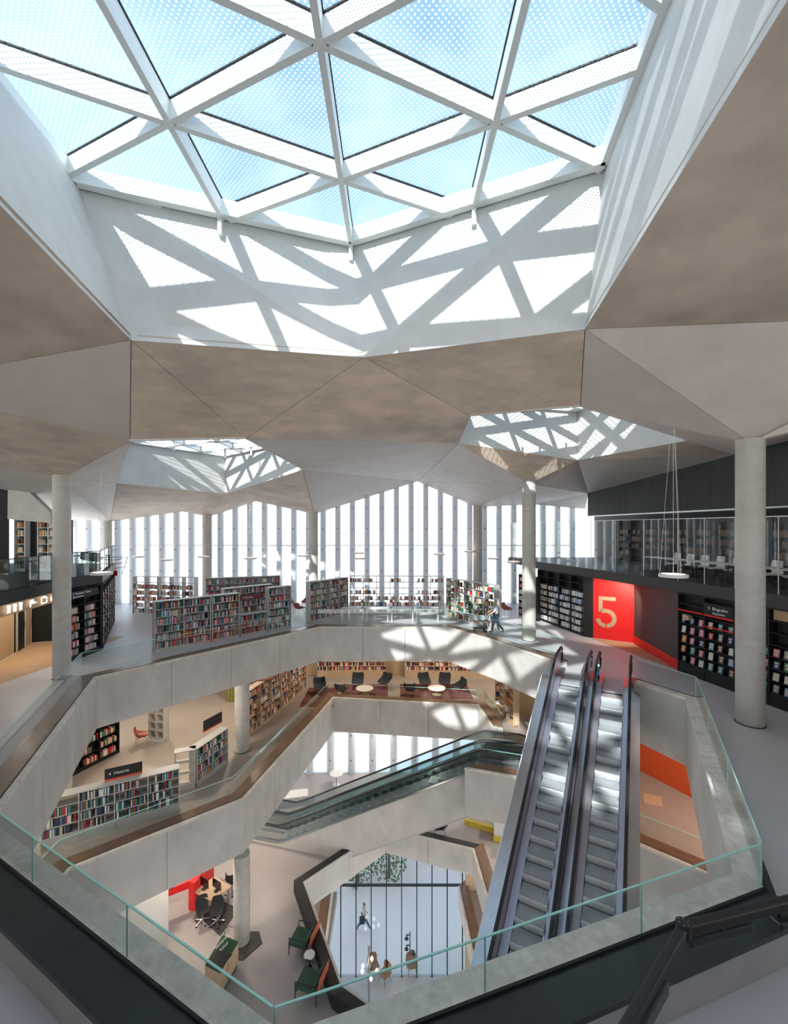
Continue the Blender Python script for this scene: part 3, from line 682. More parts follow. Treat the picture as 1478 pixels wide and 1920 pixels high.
# the mezzanine the viewer stands on
slab(R(-24,-14,16,1.45),None,MZ,.36,[M['floor5']])
# beams behind on the mezzanine right of column
mb=MB(); mb.bar((14.6,17.2,7.6),(15.2,12,7.6),.2,.5); o=mb.build('ventilation_duct',[M['steeldark']]); tag(o,'grey ventilation duct under the ceiling behind the thick right column','duct')
for k in range(5):
    pa=(14.35+.11*k*1.0,27-k*2.6); pb=(14.35+.11*(k+1),27-(k+1)*2.6+.1)
    bookcase((pa[0]-.3,pa[1]),(pb[0]-.3,pb[1]),MZ,2.6,2,6,.28,M['black'],f'dark bookcase against the mezzanine back wall, {NTH[k]} from the far end',f'{NTH[k]} dark mezzanine bookcase',back=M['black'],pal=[7,5,5,7,7],fill=.8,topgap=1,rows_skip=(0,1))

# left side --------------------------------------------------------
slab([(-24,-6),(-11.6,-6),(-12.0,8),(-12.7,13.9),(-13.45,18.0),(-13.35,19.7),(-16.9,26.2),(-24,26.2)],None,MZ,.36,[M['darkpanel']],'floor')
lz=empty('mezzanine_railing',(-13.4,18,MZ)); tag(lz,'dark tinted glass railing along the left mezzanine edge','balustrade'); off=Vector((13.4,-18,-MZ))
pts=[(-12.0,8),(-12.7,13.9),(-13.45,18.0),(-13.35,19.7),(-16.9,26.2)]
for a,b in zip(pts[:-1],pts[1:]):
    a=Vector((a[0]-.06,a[1],0));b=Vector((b[0]-.06,b[1],0)); ln=(b-a).length; k=max(1,round(ln/1.8)); d=(b-a)/ln
    mb=MB(); mb.bar(a+off+Vector((0.08,0,MZ-.15)),b+off+Vector((0.08,0,MZ-.15)),.06,.42); mb.build('fascia',[M['black']],lz)
    mb=MB(); mb.bar(a+off+Vector((0,0,MZ+1.10)),b+off+Vector((0,0,MZ+1.10)),.04,.03); mb.build('handrail',[M['black']],lz)
    for q in range(k):
        p0=a+d*(ln*q/k+.01);p1=a+d*(ln*(q+1)/k-.01); mb=MB(); mb.bar(p0+off+Vector((0,0,MZ+.57)),p1+off+Vector((0,0,MZ+.57)),.014,1.05)
        gp=mb.build('glass_pane',[M['glassd']],lz); mb=MB(); mb.bar(p0+off+Vector((0,0,MZ)),p0+off+Vector((0,0,MZ+1.1)),.03,.03,up=(0,1,0)); mb.build('post',[M['black']],gp)
bookcase((-13.48,17.75),(-13.42,19.8),0,3.0,2,8,.34,M['black'],'black bookcase curving round behind the left column','black bookcase behind the left column',back=M['black'],ind=56,indshort='the black bookcase behind the left column',pal=LIGHTPAL,topgap=2,base=.2,fill=.8)
bookcase((-13.4,19.9),(-16.8,26.0),0,3.0,6,8,.32,M['black'],'long black bookcase running away behind the left column under the mezzanine','long black bookcase at left',back=M['black'],pal=LIGHTPAL,topgap=1,base=.2)
o,l=oriented('sign_board',(-13.42,17.9),(-13.38,19.7),2.62); tag(o,'black sign with two lines of small white lettering on the left black bookcase','sign')
mb=MB(); mb.box((0,-.03,0),(1.6,-.01,.32)); mb.build('board',[M['black']],o)
text('5  Romaner  Fiction',o,(.1,-.035,.17),.13,M['white']); text('Skjønnlitteratur',o,(.1,-.035,.04),.10,M['white'])
# service corridor
wall('wall_corridor',(-15.5,15.6),(-17.05,19.4),.002,3.09,.12,M['beige'])
wall('wall_corridor',(-17.05,19.4),(-17.8,21.1),.002,3.09,.12,M['black'])
wall('wall_corridor',(-17.8,21.1),(-15.0,22.2),.002,3.09,.12,M['black'])
mb=MB(); mb.prism([(-14.2,15.4),(-13.85,17.8),(-14.0,22.4),(-17.7,21.0),(-17.0,19.4),(-15.4,15.5)],.002,.008); o=mb.build('wood_floor_inlay',[M['wood']]); tag(o,kind='structure')
def doorleaf(a,b,label,m,hm):
    o,l=oriented('door',a,b,0.01); tag(o,label,'door'); mb=MB(); mb.box((0,-.05,0),(l,-.01,2.55)); mb.build('leaf',[m],o)
    mb=MB(); mb.box((-.05,-.07,0),(0,.0,2.62)); mb.box((l,-.07,0),(l+.05,.0,2.62)); mb.box((-.05,-.07,2.56),(l+.05,0,2.62)); mb.build('door_frame',[M['shelfmetal']],o)
    mb=MB(); mb.tube([(l-.12,-.10,.95),(l-.12,-.10,1.25)],.015,6); mb.build('handle',[hm],o)
doorleaf((-17.02,19.45),(-17.35,20.2),'black door with pale frame at the end of the corridor at far left',M['black'],M['steel'])
doorleaf((-17.42,20.35),(-17.72,21.0),'brown door leaf beside the black corridor door',M['beige'],M['steel'])
o,l=oriented('pictogram',(-16.6,21.45),(-15.6,21.85),1.75); tag(o,'two small white figure pictograms on the black corridor wall','sign')
for k in range(2):
    mb=MB(); mb.extrude([(.15+.3*k,-.03,0),(.40+.3*k,-.03,0),(.275+.3*k,-.03,.22)],(0,-.01,0)); mb.cyl((.275+.3*k,-.035),.045,.25,.33,8); mb.build('figure',[M['shelfmetal']],o)
wall('wall_fascia',(-12.85,13.9),(-13.62,18.0),2.66,3.1,.12,M['wood'])
o,l=oriented('wayfinding_sign',(-12.80,13.9),(-13.57,18.0),2.76); tag(o,'row of lit white pictograms on the brown fascia above the corridor at far left','sign')
for k in range(3):
    mb=MB(); x=.5+k*.30; mb.cyl((x,-.05),.05,.17,.26,8); mb.extrude([(x-.07,-.06,0),(x+.07,-.06,0),(x+.05,-.06,.16),(x-.05,-.06,.16)],(0,.02,0)); mb.build('pictogram',[M['icon']],o)
mb=MB(); mb.box((1.6,-.06,.0),(1.64,-.04,.24)); mb.box((1.6,-.06,.10),(1.95,-.04,.15)); mb.cyl((1.75,-.05),.04,.17,.25,8); mb.build('pictogram',[M['icon']],o)
mb=MB(); mb.box((2.25,-.06,0),(2.60,-.04,.03)); mb.box((2.25,-.06,0),(2.28,-.04,.2)); mb.box((2.57,-.06,0),(2.6,-.04,.2)); mb.extrude([(2.2,-.06,.2),(2.65,-.06,.2),(2.42,-.06,.28)],(0,.02,0)); mb.build('pictogram',[M['icon']],o)
mb=MB(); mb.cyl((3.1,-.05),.12,.0,.14,10); mb.cyl((3.1,-.05),.05,.18,.26,8); mb.build('pictogram',[M['icon']],o)
# left mezzanine furniture
pl=[P(15,893,20.8),P(27,895,20.8),P(94,961,20.8),P(95,981,20.8),P(14,973,20.8)]
mb=MB(); mb.extrude(pl,(0,.3,0)); o=mb.build('wall_upper_left',[M['col']]); tag(o,kind='structure')
wall('wall_mezzanine',(-23,18.5),(-18.75,21.0),MZ,9.5,.2,M['black'])
wall('wall_mezzanine',(-18.9,21.7),(-16.2,21.7),MZ,6.0,.1,M['black'])
bookcase((-18.75,21.3),(-18.2,21.3),MZ,2.55,1,6,.3,M['white'],'narrow white bookcase on the left mezzanine, nearer the black wall','narrow white mezzanine bookcase',pal=[3,7,9,3],fill=.9)
bookcase((-17.6,21.3),(-16.55,21.3),MZ,2.55,2,6,.3,M['white'],'wider white bookcase on the left mezzanine beside the round column','wider white mezzanine bookcase',pal=[3,7,9,3],fill=.9)
# wire frame with red tag hung at the bookcase end
o=empty('projecting_sign',(-16.7,25.6,3.0)); tag(o,'black wire frame sign with red tag projecting from the long black bookcase','sign')
mb=MB()
for z in (0,.25,.5): mb.tube([(.1,-.3,z+.2),(1.1,-.3,z+.35)],.018,6)
mb.tube([(1.1,-.3,.9),(.75,-.3,-.1)],.018,6); mb.tube([(.1,-.3,.9),(1.1,-.3,.9)],.018,6); mb.build('wire_frame',[M['black']],o)
mb=MB(); mb.box((.0,-.34,-.2),(.5,-.30,.1)); mb.build('red_tag',[M['red']],o)

# ================================================================ chairs and tables
def shellmesh(name,m,wd=.50,dp=.46,bh=.40,arm=0.0,seat=.44):
    mb=MB(); nu,nv=9,10; vs=[]
    prof=[(-dp/2,seat-.02),(-dp*.3,seat-.015),(-dp*.1,seat-.02),(dp*.1,seat-.02),(dp*.28,seat-.01),(dp*.42,seat+.05),(dp*.5,seat+.16),(dp*.53,seat+bh*.6),(dp*.56,seat+bh*.85),(dp*.58,seat+bh)]
    for i in range(nv):
        y,z=prof[i]
        for j in range(nu):
            u=j/(nu-1)*2-1; side=abs(u)**3; k=i/(nv-1)
            wv=wd/2*(1-.18*max(0,k-.8)*5*side) 
            vs.append((u*wv*(1.0 if i else .92),y-(.10*side if i>5 else 0),z+(.05+arm*min(1,i/4))*side*(1 if i<6 else .3)))
    fs=[(i*nu+j,i*nu+j+1,(i+1)*nu+j+1,(i+1)*nu+j) for i in range(nv-1) for j in range(nu-1)]
    n=len(vs); vs2=[(x,y+.012,z-.022) for x,y,z in vs]
    mb.add(vs,fs); mb.add(vs2,[tuple(reversed(f)) for f in fs])
    ed=[j for j in range(nu)]+[i*nu+nu-1 for i in range(1,nv)]+[(nv-1)*nu+j for j in range(nu-2,-1,-1)]+[i*nu for i in range(nv-2,0,-1)]
    for a,b in zip(ed,ed[1:]+ed[:1]): mb.f.append((a,b,n+b,n+a)); mb.m.append(0)
    return mb.mesh(name,[m],smooth=True)
def make_chair(label,cat,shellm,legm,arm=0.0,wd=.5,seat=.44,bh=.4,star=False,group=None):
    t=empty('chair'); tag(t,label,cat,group)
    link_mesh('shell',shellmesh('shell',shellm,wd=wd,arm=arm,seat=seat,bh=bh,dp=wd*.94),t)
    if star:
        mb=MB(); mb.tube([(0,0,.10),(0,0,seat-.04)],.028,8); mb.build('stem',[legm],t)
        for k in range(5):
            a=k*2*PI/5; mb=MB(); mb.tube([(0,0,.12),(.28*math.cos(a),.28*math.sin(a),.06)],[.025,.015],6); mb.build('leg',[legm],t)
            mb=MB(); mb.cyl((.28*math.cos(a),.28*math.sin(a)),.03,.0,.055,8); mb.build('castor',[M['rubber']],t)
    else:
        for sx in (-1,1):
            for sy in (-1,1):
                mb=MB(); mb.tube([(sx*wd*.28,sy*wd*.26,seat-.03),(sx*wd*.42,sy*wd*.42,0)],[.014,.010],6); mb.build('leg',[legm],t)
        mb=MB(); mb.box((-wd*.28,-wd*.26,seat-.05),(wd*.28,wd*.26,seat-.03)); mb.build('seat_frame',[legm],t)
    return t
def place(t,x,y,z,rz,label,group=None,first=False):
    c=t if first else copy_tree(t); c.location=(x,y,z); c.rotation_euler=(0,0,rz); c['label']=label
    if group: c['group']=group
    return c
def round_table(x,y,z,r,h,label,topm,legm,group=None):
    t=empty('round_table',(x,y,z)); tag(t,label,'table',group)
    mb=MB(); mb.cyl((0,0),r,h-.03,h,28); mb.build('table_top',[topm],t); mb=MB(); mb.cyl((0,0),.03,.02,h-.03,10); mb.build('stem',[legm],t); mb=MB(); mb.cyl((0,0),r*.5,0,.02,20); mb.build('foot',[legm],t); return t
def table(x,y,z,lx,ly,h,rz,label,topm,legm,cat='table',group=None):
    t=empty('table',(x,y,z),rz); tag(t,label,cat,group)
    mb=MB(); mb.box((-lx/2,-ly/2,h-.03),(lx/2,ly/2,h)); mb.build('table_top',[topm],t)
    for sx in (-1,1):
        for sy in (-1,1): mb=MB(); mb.box((sx*(lx/2-.05)-.02,sy*(ly/2-.05)-.02,0),(sx*(lx/2-.05)+.02,sy*(ly/2-.05)+.02,h-.03)); mb.build('leg',[legm],t)
    return t
# mezzanine reading row
mc=make_chair('pale chair','chair',M['chairshell'],M['black'],wd=.54,seat=.46,bh=.50)
ang=math.atan2(14.7-20.0,12.95-12.35)
pts=[]
for k in range(14):
    y=20.3-k*.78; x=12.5+(20.3-y)*.115+.62
    place(mc,x,y,MZ,-PI/2-.1,f'pale shell chair behind the mezzanine table, {NTH[min(k,11)] if k<12 else ["thirteenth","fourteenth"][k-12]} from the far end','chairs along the mezzanine table',first=(k==0))
for k in range(5):
    y=19.6-k*2.35; x=12.32+(20.3-y)*.115
    table(x,y,MZ,2.25,.7,.78,PI/2+.11,f'long pale table top on the right mezzanine, {NTH[k]} from the far end',M['chairshell'],M['black'],group='mezzanine tables')
# left mezzanine dark tables
dc=make_chair('dark chair','chair',M['charcoal'],M['black'])
for k in range(4):
    place(dc,-15.2-k*.5,22.3+k*.4,MZ,.4+k*.9,f'dark shell chair on the left mezzanine, {NTH[k]} from the railing','dark chairs on the left mezzanine',first=(k==0))
table(-15.6,22.2,MZ,1.6,.7,.74,.3,'dark table among chairs on the left mezzanine',M['black'],M['black'])

# ================================================================ level five bookcases and seats
SM=M['shelfmetal']
bookcase((-10.75,19.4),(-8.95,21.1),0,2.25,2,6,.4,SM,'pale steel bookcase run nearest the left atrium parapet, front part','nearest pale bookcase by the left parapet',ind=110,indshort='the nearest pale bookcase',fill=.97,back=SM,bookh=.30)
bookcase((-8.9,21.15),(-7.9,22.1),0,2.25,1,6,.4,SM,'pale steel bookcase section second from the left parapet end','second pale bookcase by the left parapet',fill=.97,back=SM)
bookcase((-7.85,22.15),(-6.8,23.2),0,1.1,1,3,.4,SM,'low pale counter height bookcase between two tall ones','low pale bookcase by the left parapet',fill=.97,back=SM)
bookcase((-6.75,23.25),(-5.75,24.2),0,2.35,1,6,.4,SM,'pale steel bookcase at the right end of the left run','right end pale bookcase by the left parapet',fill=.97,back=SM)
bookcase((-9.3,23.6),(-7.2,25.6),0,2.25,3,6,.4,SM,'pale bookcase in the second row behind the low counter','second row pale bookcase',fill=.97,back=SM)
bookcase((-11.9,27.3),(-7.6,28.8),0,2.4,4,6,.4,SM,'long pale bookcase in front of the facade right of the third column','pale bookcase by the facade column',fill=.95,back=SM)
bookcase((-16.9,27.9),(-12.6,27.3),0,2.45,5,6,.4,SM,'bookcase standing before the far left facade panes','far left facade bookcase',fill=.95,pal=WARMPAL,topgap=1)
o=empty('sign_board',(-7.95,22.3,1.85),math.atan2(1,1)); tag(o,'small dark red sign with white lettering above the low pale bookcase','sign')
mb=MB(); mb.box((0,-.02,0),(1.2,0,.26)); mb.build('board',[mat('dark_red_sign',(.16,.03,.03),.5)],o); text('5  Noveller',o,(.12,-.025,.08),.13,M['white'])
mb=MB(); mb.box((.05,-.01,-.75),(.08,0,0)); mb.box((1.1,-.01,-.75),(1.13,0,0)); mb.build('support',[SM],o)
# U group
bookcase((-4.9,25.3),(-2.95,28.0),0,2.4,4,6,.4,SM,'left wing of the curved pale bookcase group facing the atrium','left wing of the curved bookcases',fill=.95,back=SM,pal=LIGHTPAL+[0,1,7])
bookcase((-2.9,28.1),(3.25,28.0),0,2.45,7,6,.4,SM,'long middle section of the curved bookcase group before the bright panes','middle of the curved bookcases',fill=.95,pal=WARMPAL+[3,4,8],rows_skip=(4,),bays_skip=((2,3),(3,3),(4,3),(2,5),(4,5)))
bookcase((3.25,27.0),(5.45,23.5),0,2.45,5,6,.4,SM,'right wing of the curved bookcase group beside the person with the trolley','right wing of the curved bookcases',fill=.8,pal=WARMPAL+[6,3,4])
for k in range(9):
    q=(3.35+.49*(k%4)+.15,26.7-.78*(k%4)); zz=.72+.38*(k//4)+.0
    mb=MB(); 
    for a in range(14): 
        an=a*2*PI/14; mb.tube([(0,0,.08),(.07*math.cos(an),.07*math.sin(an),.2),(.10*math.cos(an*1.3),.10*math.sin(an*1.3),.26)],[.02,.03,.008],5)
    pr=empty('potted_plant',(q[0]-.1,q[1]-.15,zz)); tag(pr,f'small green plant standing on the right wing shelf, {NTH[k%4]} from the far end, row {["lower","middle","upper"][k//4]}','plant','plants on the right wing shelves')
    mb.build('foliage',[M['leaf']],pr); mb=MB(); mb.cyl((0,0),.045,0,.09,10,r1=.055); mb.build('pot',[M['charcoal']],pr)
# low white reading counters in the U
for k in range(4):
    table(-2.5+k*1.5,26.0,0,1.35,.7,.78,0,f'low white reading table inside the curved bookcases, {NTH[k]} from the left',M['white'],M['whitesteel'],group='white reading tables')
for k in range(3):
    l_=empty('table_lamp',(-1.9+k*1.75,26.05,.78)); tag(l_,f'small dark reading lamp on the white tables, {NTH[k]} from the left','lamp','reading lamps on the white tables')
    mb=MB(); mb.cyl((0,0),.08,0,.02,12); mb.build('base',[M['black']],l_); mb=MB(); mb.tube([(0,0,.02),(0,0,.36)],.012,6); mb.build('stem',[M['black']],l_); mb=MB(); mb.cyl((0,0),.14,.34,.48,14,r1=.05); mb.build('lamp_shade',[M['rust']],l_)
rc=make_chair('rust chair','armchair',M['rust'],M['oak'],arm=.18,wd=.62,seat=.42,bh=.36)
for k,(px,py,a,lb) in enumerate([(541,1141,.6,'nearest the left bookcases'),(561,1152,2.4,'in the middle of the group'),(575,1140,-.5,'next to the left wing bookcase')]):
    q=G(px,py,0); place(rc,q.x,q.y,0,a,'rust red shell armchair between bookcases, '+lb,'rust armchairs on the top floor',first=(k==0))
q=G(951,1122,0); place(rc,7.2,27.6,0,1.0,'rust red lounge chair by the facade right of the curved bookcases','rust armchairs on the top floor')
bookcase((8.05,27.9),(8.45,25.9),0,2.6,2,6,.35,M['black'],'black bookcase end seen edge on left of the sunlit column','black end bookcase by the sunlit column',pal=[2,4,3])
# pendant lamps
from mathutils.geometry import intersect_ray_tri
def ceil_z(x,y,default=8.0):
    for pts,k in FAC:
        h=intersect_ray_tri(pts[0],pts[1],pts[2],Vector((0,0,1)),Vector((x,y,0)))
        if h: return h.z
    return default
def pendant(x,y,z,r,zc,label,group):
    zc=ceil_z(x,y,zc)+.02
    t=empty('pendant_lamp',(x,y,z)); tag(t,label,'lamp',group)
    mb=MB(); n=32
    vs=[]
    for rr,zz in ((r,0),(r,.10),(r*.80,.10),(r*.80,0)):
        vs+=[(rr*math.cos(2*PI*j/n),rr*math.sin(2*PI*j/n),zz) for j in range(n)]
    mb.add(vs,[(a*n+j,a*n+(j+1)%n,((a+1)%4)*n+(j+1)%n,((a+1)%4)*n+j) for a in range(4) for j in range(n)]); mb.build('ring',[M['white']],t,smooth=True)
    mb=MB(); mb.cyl((0,0),r*.79,.045,.06,28); mb.build('diffuser',[M['ringlight']],t)
    mb=MB()
    for k in range(3):
        a=k*2*PI/3+.4; mb.tube([(r*.9*math.cos(a),r*.9*math.sin(a),.1),(.15*r*math.cos(a),.15*r*math.sin(a),zc-z)],.005,4)
    mb.tube([(0,0,.06),(0,0,zc-z)],.007,4); mb.build('cable',[M['whitesteel']],t); return t
q=P(1275,1079,13.4); pendant(q.x-.2,q.y,q.z-.05,.40,8.9,'large white ring pendant lamp hanging before the right mezzanine screen','ring pendant lamps')
q=P(190,1075,17.4); pendant(q.x,q.y,q.z-.05,.40,7.9,'white ring pendant lamp above the left black bookcase','ring pendant lamps')
for k,(px,py,Y) in enumerate([(260,1044,29),(312,1050,27),(382,1044,29),(470,1047,27),(487,1039,31),(568,1042,30),(673,1037,31),(676,1047,27),(824,1039,30),(880,1034,31.3),(926,1047,27),(963,1054,25.5)]):
    q=P(px,py,Y); pendant(q.x,q.y,q.z-.05,.38,7.6 if px<600 else 8.1,f'small ring pendant lamp before the facade, {NTH[k]} from the left','far ring pendant lamps')

# ================================================================ escalators
def escalator(P0,down,label,length,outer,rails=((-1.02,.05),(.35,1.38)),treads=((-.82,-.18),(.53,1.17)),deck=(-1.5,1.66),side_m='steel',low=-1.0,flat=1.25):
    z0=P0[2]; root=empty('escalator',P0,math.atan2(down[1],down[0])); tag(root,label,'escalator')
    K=.516; Lh=length
    def zt(t): return -K*min(max(t,0),Lh)
    def path(s,up,a=-flat,b=None):
        b=Lh+flat if b is None else b
        ts=[a,-.3,-.1,.15,.5]+[1.2,Lh*.5,Lh-.5,Lh+.1,b]
        out=[]
        for t in ts:
            z=zt(t) if not -.35<t<.6 else {-.3:0,-.1:-.01,.15:-.10,.5:-.258}.get(t,zt(t))
            out.append((t,s,z+up))
        return out
    def ribbon(s0,u0,s1,u1,th,name,m,a=-flat,par=root):
        p=path(s0,u0,a); q=path(s1,u1,a); mb=MB(); vs=[]
        nx=Vector((0,s1-s0,u1-u0)).normalized(); nn=Vector((0,-nx.z,nx.y))*th
        for A,B in zip(p,q):
            A=Vector(A);B=Vector(B); vs+=[A,B,B+nn,A+nn]
        k=len(p); fs=[(0,1,2,3),((k-1)*4+3,(k-1)*4+2,(k-1)*4+1,(k-1)*4)]
        for i in range(k-1):
            for c in range(4): d=(c+1)%4; fs.append((i*4+c,i*4+d,(i+1)*4+d,(i+1)*4+c))
        mb.add(vs,fs); return mb.build(name,[M[m]],par)
    for ln,(ra,ta) in enumerate(zip(rails,treads)):
        for s in ra:
            p=path(s,.93); e0=p[0]; arc=[(e0[0]-.30*math.sin(PI*q/6),s,e0[2]-.30+.30*math.cos(PI*q/6)) for q in range(6,0,-1)]
            mb=MB(); mb.tube([(x_,y_,z_) for x_,y_,z_ in arc+p],.042,8); mb.build('handrail',[M['rubber']],root,smooth=True)
            ribbon(s-.008,.12,s-.008,.90,.016,'balustrade_panel','steeldark' if outer else 'glasse')
            n=10; e=(-flat,s); mb=MB(); mb.extrude([(e[0],s-.008,.32)]+[(e[0]-.28*math.sin(PI*q/n),s-.008,.61+.28*math.cos(PI*q/n)) for q in range(n+1)],(0,.016,0)); mb.build('newel_panel',[M['glass']],root)
        a,b=ta
        ribbon(a-.03,-.12,a-.03,.13,.02,'skirt','steel'); ribbon(b+.01,-.12,b+.01,.13,.02,'skirt','steel')
        ribbon(ra[0],.14,a-.02,.12,.012,'inner_deck','steeldark'); ribbon(b+.02,.12,ra[1],.14,.012,'inner_deck','steeldark')
        mb=MB(); mb.box((-flat,a,-.02),(.25,b,.012)); mb.build('comb_plate',[M['step']],root)
        st=MB(); d=.41; r=d*K
        prof=[(0,0),(d-.02,0),(d,-.01),(d+.02,-.05),(d+.015,-r*.5),(d-.03,-r-.01),(d-.05,-r-.03),(0,-.05)]
        st.extrude([(x,a,z) for x,z in prof],(0,b-a,0)); 
        stm=st.mesh('step',[M['step']])
        gr=MB()
        for g_ in range(16): yy=a+.02+(b-a-.04)*g_/16; gr.box((.02,yy,.0),(d-.03,yy+.012,.006))
        gr.box((d-.012,a+.01,-.006),(d+.006,b-.01,.002))
        grm=gr.mesh('tread_ribs',[M['steel']])
        n=int(Lh/d)
        for i in range(n):
            so_=link_mesh('step',stm,root,(.22+i*d,0,-.115-i*r+.06 if i else -.06)); link_mesh('tread_ribs',grm,so_)
    ribbon(rails[0][1]+.03,.14,rails[1][0]-.03,.14,.02,'centre_deck','steel')
    ribbon(deck[0],.12,rails[0][0]-.02,.14,.02,'outer_deck','steel' if outer else 'steel'); ribbon(rails[1][1]+.02,.14,deck[1],.12,.02,'outer_deck','steel')
    ribbon(deck[0],low,deck[0],.12,.03,'side_cladding',side_m); ribbon(deck[1]-.03,low,deck[1]-.03,.12,.03,'side_cladding',side_m)
    ribbon(deck[0],low,deck[1],low,.03,'soffit',side_m,a=0.2)
    return root
escalator((6.8,15.3,0.02),(-.494,-.869),'pair of steel escalators rising towards the top floor landing',9.6,True,side_m='whitesteel',low=-.85)
escalator((3.95,19.5,LV[4]+.02),(-.968,.25),'pair of escalators crossing the middle opening with a broad concrete side',9.6,False,side_m='band',low=-1.75,rails=((-1.02,-.12),(-.02,.82)),treads=((-.9,-.25),(.12,.68)),deck=(-1.15,.95),flat=1.75)
o=empty('control_post',(7.35,15.6,0)); tag(o,'small escalator control post with blue button between the two handrails','post')
# small parts on the landing
mb=MB(); mb.box((-.05,-.05,0),(.05,.05,.62)); mb.build('post_body',[M['charcoal']],o); mb=MB(); mb.box((-.045,-.056,.3),(.045,-.05,.42)); mb.build('blue_label',[mat('blue_label',(.02,.25,.55),.5)],o)
mb=MB(); mb.box((-.052,-.052,.62),(.052,.052,.68)); mb.build('cap',[M['mint']],o)

# ================================================================ level four
z4=LV[4]
bookcase((-11.5,14.05),(-7.95,16.0),z4,1.62,4,4,.4,SM,'low grey bookcase of four bays on the middle floor at lower left','low four bay bookcase on the middle floor',ind=100,indshort='the low four bay bookcase',fill=.93,pal=DARKPAL,back=M['oak'],base=.35,bays_skip=((0,3),),rows_skip=(),bookh=.30)
bookcase((-8.0,17.55),(-7.45,19.4),z4,1.55,2,4,.4,SM,'low grey bookcase beside the round column on the middle floor','low bookcase beside the middle floor column',fill=.9,back=M['oak'],base=.2)
bookcase((-8.75,17.2),(-8.05,17.5),z4,1.55,1,3,.35,SM,'empty grey end shelf joined to the low bookcase by the column','end shelf by the column',fill=.01,base=.2)
bookcase((-13.9,17.7),(-12.9,20.3),z4,2.9,3,6,.34,M['black'],'tall black bookcase behind the stub column on the middle floor','tall black bookcase on the middle floor',back=M['black'],fill=.9,pal=[2,3,6,7,4],topgap=0,base=.15)
bookcase((-12.2,21.4),(-11.3,21.2),z4,2.2,2,5,.35,SM,'tall pale bookcase standing alone near the brown armchair','tall pale free standing bookcase',fill=.01,back=M['oak'])
bookcase((-7.3,21.8),(-5.75,28.3),z4,2.3,6,6,.35,M['oak'],'warm lit bookcase wall right of the round column on the middle floor','warm lit bookcase wall',fill=.85,back=M['oak'],pal=WARMPAL,face=False)
bookcase((-5.4,30.4),(-.55,30.5),z4,2.3,6,6,.35,M['oak'],'long bookcase at the back of the lounge, left of the gap','left lounge bookcase',fill=.95,back=M['oak'],pal=WARMPAL,base=.5)
bookcase((.75,30.5),(6.9,30.2),z4,2.3,6,6,.35,M['oak'],'long bookcase at the back of the lounge, right of the gap','right lounge bookcase',fill=.95,back=M['oak'],pal=WARMPAL,base=.5)
bookcase((5.8,24.8),(6.3,22.8),z4,2.1,2,5,.35,M['oak'],'small bookcase by the brown wall right of the lounge','small lounge side bookcase',fill=.3,pal=WARMPAL)
wall('wall_back',(-24,31.0),(16,31.0),z4,-.5,.15,M['beige'])
wall('wall_brown',(6.4,26),(10.65,18.9),z4+.002,-.5,.15,M['beige'])
wall('wall_red',(10.65,18.9),(11.95,16.3),z4+.002,-.5,.15,M['orange']); wall('wall_red',(11.95,16.3),(15.5,9),z4+.002,-.5,.15,M['orange'])
def signb(p0,p1,z,ht,label,txt):
    o,l=oriented('sign_board',p0,p1,z); tag(o,label,'sign'); mb=MB(); mb.box((0,-.03,.06),(l,0,ht)); mb.build('board',[M['black']],o); mb=MB(); mb.box((0,-.032,0),(l,.02,.06)); mb.build('orange_edge',[M['orange']],o)
    if txt: text(txt,o,(.12,-.035,ht*.45),.14,M['white'])
    return o
signb((-10.15,15.15),(-9.15,15.7),z4+1.66,.42,'long black sign with orange lower edge on the low four bay bookcase','4  Historie')
signb((-8.35,18.9),(-7.95,19.9),z4+1.6,.5,'black sign with orange lower edge on the low bookcase by the column','')
bc=make_chair('brown chair','armchair',M['leather'],M['leather'],arm=.15,wd=.6,seat=.4,bh=.36)
q=G(265,1394,z4); place(bc,q.x,q.y,z4,2.2,'brown leather chair beside the tall free standing bookcase',first=True)
# lounge
lc=make_chair('dark lounge','armchair',M['charcoal'],M['black'],arm=.22,wd=.78,seat=.40,bh=.48)
for k,(px,py,a,lb) in enumerate([(600,1300,.3,'at the far left end'),(641,1306,2.9,'with green tint left of the first round table'),(671,1290,0,'behind the first round table'),(722,1290,-.6,'right of the first round table'),(769,1305,3.0,'left of the second round table'),(796,1290,.2,'behind the second round table on its left'),(834,1290,-.2,'behind the second round table on its right'),(862,1300,-1.2,'at the right end of the lounge')]):
    q=G(px,py,z4); place(lc,q.x,q.y,z4+.012,a,'dark tub armchair in the lounge, '+lb,'dark lounge armchairs',first=(k==0))
    if k==1:
        pass
for k,(px,py,lb) in enumerate([(684,1303,'left'),(819,1302,'right')]):
    q=G(px,py,z4); round_table(q.x,q.y,z4+.012,.55,.42,f'low round pale table in the lounge, the {lb} one of two',M['chairshell'],M['oak'],'lounge tables')
for k,(x0,x1,lb) in enumerate([(-3.4,-.4,'left'),(.4,4.9,'right')]):
    mb=MB(); mb.box((x0,26.6,z4+.001),(x1,29.2,z4+.011)); o=mb.build('carpet',[M['carpet']]); tag(o,f'dark red patterned lounge carpet on the {lb}','carpet')
mb=MB(); mb.box((-7.2,25.5,z4+.001),(-5.2,28.5,z4+.011)); mb.v=[(x+1.6,y,z) for x,y,z in mb.v]; o=mb.build('carpet',[M['carpet']]); tag(o,'dark red patterned carpet at the end of the bookcase wall','carpet')
q=P(490,1283,24); o=empty('basket_lamp',(q.x,q.y,q.z)); tag(o,'brown shallow bowl shaped lamp hanging left of the lounge','lamp')
mb=MB(); mb.cyl((0,0),.45,0,.5,24,r1=.85); mb.build('bowl',[M['brownledge']],o,smooth=True); mb=MB(); mb.tube([(0,0,.5),(0,0,-.5-q.z)],.012,5); mb.build('cable',[M['black']],o)
